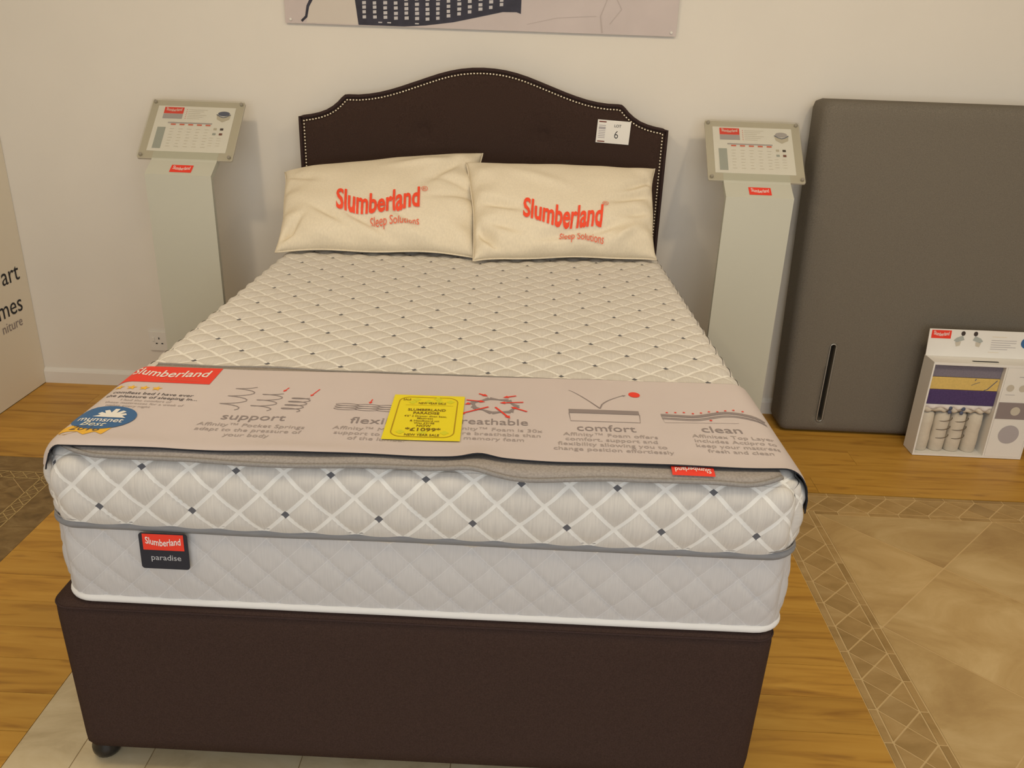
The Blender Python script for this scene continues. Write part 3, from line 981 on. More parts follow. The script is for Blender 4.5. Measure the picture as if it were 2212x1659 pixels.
# ---------------------------------------------------------------- pillows
def make_pillow(label, BL, BR, TR, TL, bulge_f, bulge_b, wr, seed, tx):
    BL, BR, TR, TL = map(Vector, (BL, BR, TR, TL))
    ctr = (BL + BR + TR + TL) / 4
    nrm = (BR - BL).cross(TL - BL).normalized()
    if nrm.y > 0: nrm = -nrm
    def base_pt(u, v):
        # edges draw in between the pointed corners and wander a little
        uu = u * (1 - 0.040 * (1 - v ** 4)) + 0.006 * math.sin(v * 5.3 + seed) * abs(u) ** 6
        vv = v * (1 - 0.070 * (1 - u ** 4)) + 0.016 * math.sin(u * 6.1 + seed * 1.7) * abs(v) ** 6
        s, t = (uu + 1) / 2, (vv + 1) / 2
        return (BL * (1 - s) + BR * s) * (1 - t) + (TL * (1 - s) + TR * s) * t
    def front(u, v):
        e = max(0.0, (1 - abs(u) ** 3.2)) * max(0.0, (1 - abs(v) ** 2.8))
        h = bulge_f * e ** 0.42 * (1.0 - 0.08 * v)
        for (u0, v0, ang, w, l, amp) in wr:
            du, dv = (u - u0), (v - v0) * 0.6
            p = du * math.cos(ang) + dv * math.sin(ang); q = -du * math.sin(ang) + dv * math.cos(ang)
            h += 1.7 * amp * math.exp(-(q / w) ** 2 - (p / l) ** 2) * min(1, e * 6)
        h += 0.0070 * noise.noise(Vector((u * 2.6, v * 1.9, seed))) * min(1, e * 4)
        # gathered folds running in from the side seams and the corners
        sd = max(0.0, (abs(u) - 0.70) / 0.30)
        h += 0.0110 * math.sin(v * 12 + 2.2 * u + seed) * sd * min(1, e * 5)
        bt = max(0.0, (-v - 0.62) / 0.38)
        h += 0.0085 * math.sin(u * 13 + 4 * v + seed * 2) * bt * min(1, e * 5)
        return base_pt(u, v) + nrm * h
    def back(u, v):
        e = max(0.0, (1 - abs(u) ** 2.6)) * max(0.0, (1 - abs(v) ** 2.6))
        return base_pt(u, v) - nrm * (bulge_b * e ** 0.6)
    o = thing('pillow', (ctr.x, ctr.y, min(BL.z, BR.z)), label, 'pillow', 'pillows against the headboard')
    N = 110
    par = [math.sin(math.pi / 2 * (-1 + 2 * i / N)) * 0.35 + (-1 + 2 * i / N) * 0.65 for i in range(N + 1)]
    vs, fs = [], []
    for fn, rev in ((front, False), (back, True)):
        b = len(vs)
        for v_ in par:
            for u_ in par:
                vs.append(fn(u_, v_))
        for j in range(N):
            for i in range(N):
                q = [b + j * (N + 1) + i, b + j * (N + 1) + i + 1, b + (j + 1) * (N + 1) + i + 1, b + (j + 1) * (N + 1) + i]
                fs.append(q[::-1] if rev else q)
    mesh('cushion', vs, fs, M['linen'], o, smooth=True, merge=1e-5)
    seam = [base_pt(-1 + 2 * i / 40, -1) for i in range(40)] + [base_pt(1, -1 + 2 * i / 30) for i in range(30)] + [base_pt(1 - 2 * i / 40, 1) for i in range(40)] + [base_pt(-1, 1 - 2 * i / 30) for i in range(30)]
    tube('seam', seam, 0.0028, M['linen'], o, n=6, closed=True)
    W = (BR - BL).length / 2; H = (TL - BL).length / 2
    (tu, tv, tw, ts, rot, su, sv, sw, ss) = tx
    def pmap(off):
        def g(a, b):
            u, v = a / W, b / H
            p = front(u, v)
            du = front(u + 0.01, v) - p; dv = front(u, v + 0.01) - p
            n = du.cross(dv).normalized()
            if n.y > 0: n = -n
            return p + n * off
        return g
    text('lettering', 'Slumberland', ts, pmap(0.0046), M['orange'], o, x=tu, y=tv, rot=rot, width=tw, bold=0.026, wave=brand_wave(ts * 0.33), sub=3)
    text('lettering', 'Sleep Solutions', ss, pmap(0.0052), M['orange_thin'], o, x=su, y=sv, rot=rot, width=sw, sub=4, bold=0.004)
    text('trade_mark', '®', ss * 0.8, pmap(0.0052), M['orange_thin'], o, x=tu + tw / 2 + ss * 0.35, y=tv + ts * 0.62, rot=rot)
    return o

wrL = [(-0.48, -0.50, -0.62, 0.045, 0.22, -0.011), (-0.12, -0.66, -0.50, 0.050, 0.30, -0.011), (0.30, -0.62, -0.62, 0.05, 0.22, -0.008), (0.66, 0.45, 0.75, 0.06, 0.26, -0.012),
       (0.45, 0.62, 0.10, 0.06, 0.30, 0.008), (-0.88, -0.74, 0.9, 0.045, 0.16, -0.018), (-0.82, 0.55, -0.5, 0.05, 0.2, -0.010), (0.78, -0.10, 0.2, 0.04, 0.22, -0.006), (0.80, 0.15, -0.25, 0.04, 0.2, -0.006)]
make_pillow('beige linen pillow with orange lettering, overlapped at its right end', (-0.668, -0.560, 0.764), (0.018, -0.530, 0.766), (0.006, -0.170, 1.068), (-0.722, -0.215, 0.978), 0.092, 0.045, wrL, 3.0,
            (0.006, -0.100, 0.290, 0.118, 0.020, 0.066, -0.156, 0.168, 0.038))
wrR = [(-0.72, -0.10, -0.35, 0.05, 0.22, -0.014), (-0.86, -0.70, -0.9, 0.05, 0.22, -0.018), (-0.68, -0.55, -0.4, 0.05, 0.2, -0.010), (0.72, 0.10, 0.35, 0.05, 0.26, -0.014), (0.78, -0.25, 0.3, 0.05, 0.2, -0.010),
       (0.80, 0.42, 0.5, 0.05, 0.2, -0.012), (0.0, -0.72, 0.15, 0.06, 0.35, -0.012), (0.45, -0.60, 0.4, 0.05, 0.24, -0.008), (-0.3, 0.45, -0.4, 0.07, 0.3, 0.006), (0.6, -0.75, 0.6, 0.05, 0.2, 0.010)]
make_pillow('beige linen pillow with orange lettering, in front at the pillow overlap', (0.006, -0.585, 0.764), (0.636, -0.470, 0.766), (0.640, -0.185, 1.034), (-0.046, -0.285, 1.044), 0.094, 0.045, wrR, 8.0,
            (-0.024, -0.116, 0.276, 0.114, -0.090, 0.044, -0.178, 0.155, 0.037))

# ---------------------------------------------------------------- runner and printed cover
SXC = 0.021       # centre of the mattress
FLAT, RAD = 0.652, 0.052
def drape(s, z, off):
    """arc length s across the bed -> (x, z) over the rounded mattress edge"""
    d = s - SXC; sg = 1 if d >= 0 else -1; d = abs(d)
    R_ = RAD + off
    if d <= FLAT: return SXC + sg * d, z + off
    a = (d - FLAT) / R_
    if a <= math.pi / 2: return SXC + sg * (FLAT + R_ * math.sin(a)), z + off - R_ * (1 - math.cos(a))
    return SXC + sg * (FLAT + R_ + 0.002), z + off - R_ - (d - FLAT - R_ * math.pi / 2)
ZT = 0.7605
def front_drop(y):
    """the mattress edge rolls off towards the foot end"""
    d = -1.995 - y
    return 0.0 if d <= 0 else -(0.050 - math.sqrt(max(0, 0.050 ** 2 - min(d, 0.049) ** 2)))
def felt_front(s):
    return -2.028 + 0.008 * noise.noise(Vector((s * 5, 1.3, 0))) - 0.006 * math.exp(-((s - 0.20) / 0.07) ** 2) + 0.025 * max(0, (abs(s - SXC) - 0.57) / 0.08) ** 2
def felt_back(s): return -1.604 + 0.012 * (s + 0.6) / 1.2 + 0.004 * noise.noise(Vector((s * 6, 4.3, 0)))
rn = thing('bed_runner', (SXC, -1.82, ZT), 'grey felt bed runner showing along the edges of the printed cover', 'bed runner')
NS, NT = 110, 24
vs, fs = [], []
S0, S1_ = -0.632, 0.668
for i in range(NS + 1):
    s = S0 + (S1_ - S0) * i / NS
    yf_, yb_ = felt_front(s), felt_back(s)
    for k in range(NT + 1):
        w = k / NT; y = yf_ + (yb_ - yf_) * w
        x, z = drape(s, ZT, 0.0)
        lift = 0.007 * math.exp(-((s - 0.11) / 0.04) ** 2) * math.exp(-((y + 2.03) / 0.03) ** 2)
        vs.append((squeeze(x, y), y, z + 0.6 * front_drop(y) + lift + 0.003 * noise.noise(Vector((s * 7, y * 7, 2)))))
for i in range(NS):
    for k in range(NT):
        a = i * (NT + 1) + k
        fs.append([a, a + NT + 1, a + NT + 2, a + 1])
fe = mesh('felt', vs, fs, M['felt'], rn, smooth=True)
so = fe.modifiers.new('thick', 'SOLIDIFY'); so.thickness = 0.004; so.offset = -1
hem = [vs[i * (NT + 1)] for i in range(NS + 1)]
tube('hem', [(p[0], p[1] - 0.001, p[2] - 0.002) for p in hem], 0.0042, M['felthem'], rn, n=8)
hem = [vs[i * (NT + 1) + NT] for i in range(NS + 1)]
tube('hem', [(p[0], p[1] + 0.001, p[2] - 0.001) for p in hem], 0.0035, M['felthem'], rn, n=8)
# woven red tag, upside down as seen from the foot end
def tagmap(off):
    return lambda a, b: (a, b, ZT + 0.0035 + off + 0.6 * front_drop(b) + 0.001)
tg = print_polys('woven_tag', [rect(0.470, 0.546, -2.021, -1.985)], tagmap(0), M['red'], rn, maxlen=0.01, label='small red woven tag with white lettering')
text('lettering', 'Slumberland', 0.018, tagmap(0.0005), M['paper'], tg, x=0.508, y=-2.000, rot=math.pi, width=0.064, bold=0.012, wave=brand_wave(0.006))

# printed cover sheet
def sheet_front(s):
    e = -2.018 + 0.024 * (s + 0.62) / 1.3
    e += 0.004 * noise.noise(Vector((s * 6.5, 7.7, 0))) + 0.008 * math.exp(-((s - 0.125) / 0.026) ** 2)
    return e
def sheet_back(s): return -1.637 + 0.046 * (s + 0.62) / 1.3 + 0.003 * noise.noise(Vector((s * 7, 9.1, 0)))
def sheet_pt(s, y, off=0.0):
    # left end springs slightly away from the mattress
    x, z = drape(s, ZT, 0.0055 + off)
    lift = 0.0045 * math.exp(-((y + 2.0) / 0.022) ** 2) * (0.5 + noise.noise(Vector((s * 6.5, 3.3, 0)))) + 0.004 * math.exp(-((s - 0.125) / 0.030) ** 2) * math.exp(-((y + 2.0) / 0.04) ** 2)
    lift += 0.0015 * noise.noise(Vector((s * 4, y * 5, 6)))
    # follow the rounded corner of the mattress
    d = min(0.070, max(0.0, -1.950 - y)); dx = abs(x - SXC) - FLAT
    if dx > 0: x -= (1 if x > SXC else -1) * 0.55 * (0.075 - math.sqrt(0.075 ** 2 - d * d)) * min(1.0, dx / 0.05)
    return Vector((squeeze(x, y), y, z + lift + 0.35 * front_drop(y)))
cv = thing('printed_cover', (SXC, -1.8, ZT), 'pinkish grey printed sheet draped across the foot of the mattress', 'bed cover')
T0, T1 = -0.712, 0.795
NS, NT = 170, 30
vs, fs = [], []
for i in range(NS + 1):
    s = T0 + (T1 - T0) * i / NS
    yf_, yb_ = sheet_front(s), sheet_back(s)
    for k in range(NT + 1):
        vs.append(sheet_pt(s, yf_ + (yb_ - yf_) * k / NT))
for i in range(NS):
    for k in range(NT):
        a = i * (NT + 1) + k
        fs.append([a, a + NT + 1, a + NT + 2, a + 1])
mesh('sheet', vs, fs, M['sheet'], cv, smooth=True)
v2 = [(p[0], p[1], p[2] - 0.0016) if abs(p[0] - SXC) < FLAT else (p[0] + (-0.0016 if p[0] > SXC else 0.0016), p[1], p[2] - 0.0010) for p in vs]
mesh('lining', v2, [f_[::-1] for f_ in fs], M['sheetback'], cv, smooth=True)
n1 = NT + 1
e1 = [vs[i * n1] for i in range(NS + 1)]
tube('dark_edge', [(p[0], p[1] - 0.0004, p[2] - 0.0010) for p in e1], 0.0014, M['sheetback'], cv, n=6)
e1 = [vs[i * n1 + NT] for i in range(6, NS - 12)]
tube('dark_edge', [(p[0], p[1] + 0.0004, p[2] - 0.0010) for p in e1], 0.0010, M['sheetback'], cv, n=6)
def sm(off): return lambda a, b: sheet_pt(a, b, off)
P1, P2, P3 = sm(0.0008), sm(0.0014), sm(0.0020)
# red brand panel
rp_ = [(-0.690, sheet_back(-0.69) - 0.0005), (-0.472, sheet_back(-0.472) - 0.0005), (-0.469, -1.722), (-0.690, -1.727)]
print_polys('brand_panel', [rp_], P1, M['red'], cv, maxlen=0.012)
text('lettering', 'Slumberland', 0.052, P2, M['paper'], cv, x=-0.572, y=-1.688, width=0.168, bold=0.012, wave=brand_wave(0.018), sub=2)
text('lettering', 'Sleep Solutions', 0.016, P2, M['orange_thin'], cv, x=-0.535, y=-1.713, width=0.078)
def star(cx, cy, r):
    return [(cx + (r if i % 2 == 0 else r * 0.45) * math.sin(math.pi * i / 5), cy + (r if i % 2 == 0 else r * 0.45) * math.cos(math.pi * i / 5)) for i in range(10)]
for k in range(5):
    print_polys('star', [[(-0.566 - 0.0265 * k, -1.757)] + [star(-0.566 - 0.0265 * k, -1.757, 0.0115)[j], star(-0.566 - 0.0265 * k, -1.757, 0.0115)[(j + 1) % 10]] for j in range(10)], P1, M['star'], cv)
lines_text('quote', [('comfiest bed I have ever', -0.478, -1.790, 0.0165), ('the pleasure of sleeping in...', -0.462, -1.808, 0.0165)], P1, M['printdark'], cv, align='RIGHT', xs=1.02, bold=0.006)
lines_text('small_print', [('I had the comfort of', -0.510, -1.824, 0.0125), ('these mattresses for a week of', -0.480, -1.838, 0.0125), ('nights every night', -0.540, -1.852, 0.0125)], P1, M['printlight'], cv, align='RIGHT', xs=1.0)
print_polys('small_print', [rect(-0.66, -0.570, -1.873, -1.869)], P1, M['printlight'], cv, maxlen=0.02)
# blue award roundel with a yellow ribbon
rb = [(-0.660, -1.955), (-0.568, -1.940), (-0.577, -1.975), (-0.592, -1.968), (-0.606, -1.981), (-0.622, -1.972), (-0.640, -1.986), (-0.664, -1.976)]
print_polys('award_ribbon', [[(-0.664, -1.945), (-0.568, -1.940), (-0.572, -1.966), (-0.660, -1.972)], [(-0.572, -1.966), (-0.574, -1.977), (-0.590, -1.967)], [(-0.592, -1.967), (-0.605, -1.982), (-0.622, -1.970)], [(-0.622, -1.970), (-0.640, -1.985), (-0.660, -1.972)]], P1, M['star'], cv, maxlen=0.012)
text('lettering', '2016', 0.026, P2, M['printdark'], cv, x=-0.615, y=-1.964, width=0.055, shear=0.2)
cxr, cyr, rr = -0.604, -1.905, 0.060
rings = []
for k in range(32):
    a, b = 2 * math.pi * k / 32, 2 * math.pi * (k + 1) / 32
    for m_ in range(6):
        r0, r1 = rr * m_ / 6, rr * (m_ + 1) / 6
        q = [(cxr + r1 * math.cos(a), cyr + 0.86 * r1 * math.sin(a)), (cxr + r1 * math.cos(b), cyr + 0.86 * r1 * math.sin(b)), (cxr + r0 * math.cos(b), cyr + 0.86 * r0 * math.sin(b)), (cxr + r0 * math.cos(a), cyr + 0.86 * r0 * math.sin(a))]
        rings.append(q)
print_polys('award_roundel', rings, P2, M['blue'], cv)
cr_ = []
for an, ln in ((-60, 0.026), (-30, 0.030), (0, 0.034), (30, 0.030), (60, 0.026)):
    a = math.radians(an); bx_, by_ = cxr + 0.010, cyr + 0.004
    ex, ey = bx_ + ln * 1.15 * math.sin(a), by_ + ln * math.cos(a)
    px, py = math.cos(a) * 0.0055, -math.sin(a) * 0.0055
    cr_.append([(bx_ - px, by_ - py), (bx_ + px, by_ + py), (ex + px * 0.8, ey + py * 0.8), (ex - px * 0.8, ey - py * 0.8)])
cr_ += [[(cxr - 0.022, cyr + 0.000), (cxr + 0.042, cyr + 0.000), (cxr + 0.030, cyr + 0.010), (cxr - 0.010, cyr + 0.010)]]
print_polys('crown_mark', cr_, P3, M['paper'], cv)
text('lettering', 'mumsnet', 0.026, P3, M['paper'], cv, x=cxr + 0.000, y=cyr - 0.020, width=0.085, bold=0.012)
text('lettering', 'Best', 0.026, P3, M['cream'], cv, x=cxr - 0.006, y=cyr - 0.039, width=0.046, bold=0.006, shear=0.25)
# headings and paragraphs
for body, x, y, w in (('support', -0.325, -1.884, 0.124), ('flexible', -0.078, -1.878, 0.115), ('breathable', 0.137, -1.858, 0.150), ('comfort', 0.366, -1.868, 0.116), ('clean', 0.597, -1.850, 0.080)):
    text('heading', body, 0.040, P1, M['printgrey'], cv, x=x, y=y, width=w, sub=1, rot=0.03)
def para(cx, y0, dy, rows, size=0.0195):
    lines_text('paragraph', [(b, cx + dx, y0 - dy * k, size) for k, (b, dx) in enumerate(rows)], P1, M['printlight'], cv, xs=1.05)
para(-0.318, -1.915, 0.021, [('Affinity™ Pocket Springs', 0), ('adapt to the pressure of', 0.0), ('your body', 0.004)])
para(-0.070, -1.908, 0.021, [('Affinity™ Mini Springs', 0), ('support to the move', 0.0), ('of the lumbar', 0.0)])
para(0.148, -1.886, 0.021, [('Affinity™ Foam is 30x', 0), ('more breathable than', 0.0), ('memory foam', 0.0)])
para(0.372, -1.892, 0.0205, [('Affinity™ Foam offers', 0), ('comfort, support and', 0.0), ('flexibility allowing you to', 0.0), ('change position effortlessly', 0.0)])
para(0.612, -1.876, 0.0205, [('Affinitex Top Layer', 0), ('includes Actipro to', 0.0), ('keep your mattress', 0.0), ('fresh and clean', 0.0)])
# spring icons
def coil(cx, y0, y1, turns, r):
    n = turns * 12
    return [(cx + r * math.sin(2 * math.pi * turns * i / n + 2.3) - 0.010 * i / n, y0 + (y1 - y0) * i / n + 0.006 * math.cos(2 * math.pi * turns * i / n + 2.3)) for i in range(n + 1)]
print_polys('spring_icon', stroke(coil(-0.382, -1.722, -1.838, 3, 0.024), 0.0022), P1, M['printgrey'], cv)
print_polys('spring_icon', stroke(coil(-0.318, -1.750, -1.836, 3, 0.024), 0.0022), P1, M['printgrey'], cv)
print_polys('spring_icon', stroke(coil(-0.256, -1.768, -1.836, 4, 0.021), 0.0022), P1, M['printgrey'], cv)
for k, cx in enumerate((-0.158, -0.115, -0.072)):
    print_polys('spring_icon', sum([ring(cx, -1.795 - 0.010 * m_, 0.024, 0.0018, 20, 0.006) for m_ in range(3)], []), P1, M['printgrey'], cv)
for p, q in (((-0.298, -1.722), (-0.304, -1.744)), ((-0.232, -1.724), (-0.242, -1.762)), ((-0.112, -1.764), (-0.114, -1.786)), ((-0.064, -1.764), (-0.066, -1.786))):
    print_polys('red_arrow', arrow(p, q, 0.0024, 0.008, 0.0042), P1, M['red'], cv)
# cell icon
cx, cy = 0.140, -1.765
pts = [(-0.046, 0.010), (-0.010, 0.034), (0.030, 0.028), (0.050, -0.002), (0.036, -0.030), (-0.002, -0.038), (-0.040, -0.016)]
pp = [(cx + a, cy + b) for a, b in pts]
poly = []
for i in range(len(pp)):
    a, b = pp[i], pp[(i + 1) % len(pp)]
    m_ = ((a[0] + b[0]) / 2 * 0.94 + cx * 0.06, (a[1] + b[1]) / 2 * 0.94 + cy * 0.06)
    poly += stroke([a, m_], 0.013, 0.005) + stroke([m_, b], 0.005, 0.013)
print_polys('cell_icon', poly, P1, M['printgrey'], cv)
for p, q in (((cx - 0.010, cy - 0.010), (cx - 0.068, cy - 0.052)), ((cx + 0.004, cy - 0.010), (cx + 0.036, cy - 0.062)), ((cx - 0.058, cy + 0.020), (cx - 0.018, cy + 0.014)), ((cx + 0.062, cy + 0.020), (cx + 0.012, cy + 0.012)), ((cx - 0.052, cy + 0.002), (cx - 0.060, cy - 0.004)),
             ((cx + 0.046, cy + 0.052), (cx + 0.018, cy + 0.040)), ((cx - 0.034, cy + 0.056), (cx - 0.014, cy + 0.044)), ((cx + 0.070, cy - 0.026), (cx + 0.036, cy - 0.006))):
    print_polys('red_arrow', arrow(p, q, 0.0042, 0.012, 0.0060), P2, M['red'], cv)
# comfort icon: slab, bounce line and red ball
print_polys('slab_icon', [[(0.296, -1.788), (0.441, -1.788 + 0.004), (0.441, -1.765), (0.296, -1.769)]] + stroke([(0.296, -1.788), (0.298, -1.826), (0.438, -1.822), (0.441, -1.784)], 0.0016), P1, M['printgrey'], cv, maxlen=0.03)
cur = [(0.300 + 0.062 * t, -1.670 - 0.090 * t ** 1.25) for t in [i / 10 for i in range(11)]]
cur2 = [(0.362 + 0.056 * t, -1.760 + 0.074 * t ** 0.55) for t in [i / 10 for i in range(11)]]
print_polys('bounce_line', stroke(cur, 0.0012, 0.0030) + stroke(cur2, 0.0030, 0.0014) + arrow(cur2[-2], (0.424, -1.684), 0.001, 0.008, 0.004), P1, M['printgrey'], cv)
print_polys('red_ball', [disc(0.443, -1.679, 0.0125, 0.0140)], P1, M['red'], cv)
# clean icon: waved layer
wav = [(0.486 + 0.215 * t, -1.778 + 0.030 * math.sin(max(0, t - 0.25) * 3.6) ** 2 * (1 if t < 0.72 else 1) - 0.008 * t) for t in [i / 24 for i in range(25)]]
print_polys('layer_icon', stroke(wav, 0.011) + stroke([(a, b - 0.013) for a, b in wav], 0.0030) + stroke([(a, b - 0.019) for a, b in wav], 0.0022) + stroke([(0.486, -1.785), (0.488, -1.815), (0.640, -1.802)], 0.0010), P1, M['printgrey'], cv)
print_polys('red_dots', [disc(0.500 + 0.018 * k, -1.7655 + 0.022 * math.sin(max(0, k / 11.0 - 0.22) * 3.0) ** 2 + 0.002 * (k % 3), 0.0026, n=8) for k in range(10)] + [disc(0.585, -1.795, 0.003, n=8)], P2, M['red'], cv, kind='stuff')

# ---------------------------------------------------------------- yellow price card
pc = thing('price_card', (0.004, -1.84, ZT + 0.01), 'bright yellow price card lying on the printed cover', 'price card')
rotp = 0.075
def pmap_(off):
    c, s = math.cos(0.035), math.sin(0.035)
    def g(a, b):
        x, y = 0.0080 + a * c - b * s, -1.8405 + a * s + b * c
        return sheet_pt(x, y, 0.0030 + off)
    return g
o = print_polys('card', [rect(-0.0735, 0.0735, -0.1035, 0.1035)], pmap_(0), M['yellow'], pc, maxlen=0.012)
so = o.modifiers.new('thick', 'SOLIDIFY'); so.thickness = 0.0010; so.offset = 0
PA, PB = pmap_(0.0010), pmap_(0.0014)
rr_ = rrect(-0.060, 0.060, -0.092, 0.092, 0.022, 6); rr_.append(rr_[0])
print_polys('frame_line', stroke(rr_, 0.0022), PA, M['yellowink2'], pc)
for x, y in ((-0.025, 0.080), (0.0, 0.070), (0.018, 0.085), (0.022, 0.070), (0.045, 0.072), (-0.032, 0.066), (-0.042, -0.072), (0.0, -0.072), (0.042, -0.072)):
    print_polys('clover_mark', [disc(x + dx, y + dy, 0.0040, n=10) for dx, dy in ((-0.0045, 0), (0.0045, 0), (0, 0.0045), (0, -0.0045))], PA, M['greenink'], pc)
for body, x, y, s, w, b in (('SALE', -0.045, 0.074, 0.013, 0.016, 0.01), ('NEW YEAR SALE', 0.008, 0.057, 0.013, 0.056, 0.012), ('SLUMBERLAND', 0.000, 0.024, 0.0150, 0.076, 0.014), ('PARADISE', 0.000, 0.009, 0.0150, 0.052, 0.014),
                            ('4\'6" 2 Drawer divan base,', 0.000, -0.004, 0.0105, 0.084, 0.008), ('Mattress', 0.000, -0.014, 0.0105, 0.031, 0.008), ('& Headboard set', 0.0, -0.025, 0.0105, 0.058, 0.008), ('Was £2198', 0.0, -0.036, 0.0115, 0.040, 0.008),
                            ('NOW', 0.0, -0.048, 0.0125, 0.028, 0.012), ('*£1099*', 0.0, -0.067, 0.020, 0.068, 0.014), ('NEW YEAR SALE', 0.0, -0.088, 0.013, 0.066, 0.012)):
    text('lettering', body, s, PB, M['yellowink'], pc, x=x, y=y, width=w, bold=b)
print_polys('rule_line', stroke([(-0.045, 0.052), (0.052, 0.052)], 0.0008), PA, M['yellowink2'], pc)


# ---------------------------------------------------------------- information stands
def info_stand(cx, label, dark_img):
    st = thing('info_stand', (cx, -0.25, 0), label, 'info stand', 'information stands beside the bed')
    x0, x1 = cx - 0.118, cx + 0.118
    # bent-sheet column: upright front, top bent back under the sign
    yf = -0.372
    prof = [(yf, 0.012), (yf, 0.978), (-0.306, 1.016), (-0.150, 1.158), (-0.150, 1.140), (-0.290, 1.000), (-0.352, 0.968), (-0.352, 0.012)]
    prism('column', prof, x0, x1, M['stand'], st, plane='YZ')
    box('base_plate', x0 - 0.02, x1 + 0.02, -0.385, -0.160, 0.001, 0.012, M['stand'], st, bev=0.002)
    # sign plane
    d = Vector((0, 0.200, 0.184)); L = d.length; d /= L
    n = Vector((0, -d.z, d.y))
    o0 = Vector((cx, -0.300, 1.022))
    def pm(off): return lambda a, b: o0 + Vector((a, 0, 0)) + d * b + n * off
    def plate(name, w0, w1, b0, b1, n0, n1, m, r=0.006):
        p = rrect(w0, w1, b0, b1, r, 3)
        k = len(p)
        vs = [pm(n0)(a, b) for a, b in p] + [pm(n1)(a, b) for a, b in p]
        fs = [list(range(k))[::-1], list(range(k, 2 * k))] + [[i, (i + 1) % k, k + (i + 1) % k, k + i] for i in range(k)]
        return mesh(name, vs, fs, m, st)
    bk = plate('sign_plate', -0.172, 0.172, 0, L, -0.008, -0.001, M['plate'])
    ins_ = plate('sign_insert', -0.145, 0.142, 0.034, L - 0.027, -0.0005, 0.0004, M['paper'], 0.001)
    plate('acrylic_cover', -0.173, 0.173, -0.001, L + 0.001, 0.0035, 0.0060, M['acrylic'], 0.007)
    for sx in (-0.160, 0.160):
        for sb in (0.013, L - 0.012):
            vs, fs = [], []
            for r_, h in ((0.0062, -0.001), (0.0062, 0.0080), (0.0050, 0.0098)):
                for k in range(12):
                    a = 2 * math.pi * k / 12
                    vs.append(pm(h)(sx + r_ * math.cos(a), sb + r_ * math.sin(a)))
            for j in range(2):
                for k in range(12):
                    fs.append([j * 12 + k, j * 12 + (k + 1) % 12, (j + 1) * 12 + (k + 1) % 12, (j + 1) * 12 + k])
            fs.append([24 + k for k in range(12)])
            mesh('screw', vs, fs, M['screw'], st)
    A, B = pm(0.0010), pm(0.0016)
    top = L - 0.027
    print_polys('brand_panel', [rect(-0.120, -0.048, top - 0.036, top - 0.006)], A, M['red'], ins_)
    text('lettering', 'Slumberland', 0.019, B, M['paper'], ins_, x=-0.084, y=top - 0.024, width=0.058, bold=0.01, wave=brand_wave(0.006))
    print_polys('caption_block', [rect(-0.120, -0.048, top - 0.060, top - 0.037)], A, M['lilac'], ins_)
    print_polys('bullet_lines', [rect(-0.030, 0.040 - 0.012 * (k % 3), top - 0.016 - 0.0085 * k, top - 0.0145 - 0.0085 * k) for k in range(6)], A, M['swbeige'], ins_)
    print_polys('bullets', [rect(-0.038, -0.035, top - 0.0165 - 0.0085 * k, top - 0.014 - 0.0085 * k) for k in range(6)], A, M['orange_thin'], ins_)
    print_polys('table_header', [rect(-0.095, 0.068, top - 0.082, top - 0.076)], A, M['lilac'], ins_)
    for k in range(5):
        print_polys('table_heading', [rect(-0.082 + 0.032 * k, -0.064 + 0.032 * k, top - 0.090, top - 0.084)], B, M['orange_thin'], ins_)
    print_polys('table_figures', [rect(-0.082 + 0.032 * k + 0.001 * (r_ % 2), -0.066 + 0.032 * k - 0.002 * (r_ % 3), top - 0.108 - 0.0135 * r_, top - 0.1065 - 0.0135 * r_) for k in range(5) for r_ in range(7)], A, M['swbeige'], ins_)
    print_polys('side_column', [rect(-0.128, -0.098, 0.046, 0.046 + 0.098)], A, M['bluegrey'], ins_)
    # small picture of a mattress corner and four swatches
    mx, my = 0.103, top - 0.030
    print_polys('picture_body', [[(mx - 0.026, my - 0.004), (mx, my - 0.018), (mx + 0.026, my - 0.004), (mx + 0.024, my - 0.026), (mx, my - 0.040), (mx - 0.022, my - 0.026)]], A, M['swbeige'], ins_)
    print_polys('picture_top', [disc(mx, my, 0.022, 0.011, 20)], B, M['navyimg'] if dark_img else M['lilac'], ins_)
    print_polys('picture_edge', stroke([(mx - 0.026, my - 0.004), (mx - 0.012, my - 0.014), (mx, my - 0.018), (mx + 0.012, my - 0.014), (mx + 0.026, my - 0.004)], 0.003), pm(0.0020), M['navyimg'], ins_)
    for sx, sy, m_ in ((0.084, 0.142, 'swbeige'), (0.108, 0.142, 'swdark'), (0.084, 0.119, 'bluegrey'), (0.108, 0.119, 'swred')):
        print_polys('swatch', [rect(sx - 0.006, sx + 0.006, sy - 0.005, sy + 0.005)], A, M[m_], ins_)
    print_polys('swatch_captions', [rect(0.070, 0.085, 0.100 - 0.012 * k, 0.1013 - 0.012 * k) for k in range(4)] + [rect(0.098, 0.113, 0.100 - 0.012 * k, 0.1013 - 0.012 * k) for k in range(4)], A, M['swbeige'], ins_)
    # brand sticker on the bent collar
    d2 = Vector((0, 0.066, 0.038)).normalized(); n2 = Vector((0, -d2.z, d2.y)); q0 = Vector((cx + 0.004, yf, 0.978))
    def cm_(off): return lambda a, b: q0 + Vector((a, 0, 0)) + d2 * b + n2 * off
    stk = print_polys('brand_sticker', [rect(-0.039, 0.039, 0.014, 0.054)], cm_(0.0008), M['red'], st)
    text('lettering', 'Slumberland', 0.026, cm_(0.0014), M['paper'], stk, x=0, y=0.028, width=0.062, bold=0.008, wave=brand_wave(0.008))
    return st

info_stand(-1.055, 'cream information stand with tilted sign, beside the wall socket', True)
info_stand(0.989, 'cream information stand with tilted sign, beside the grey upright divan', False)

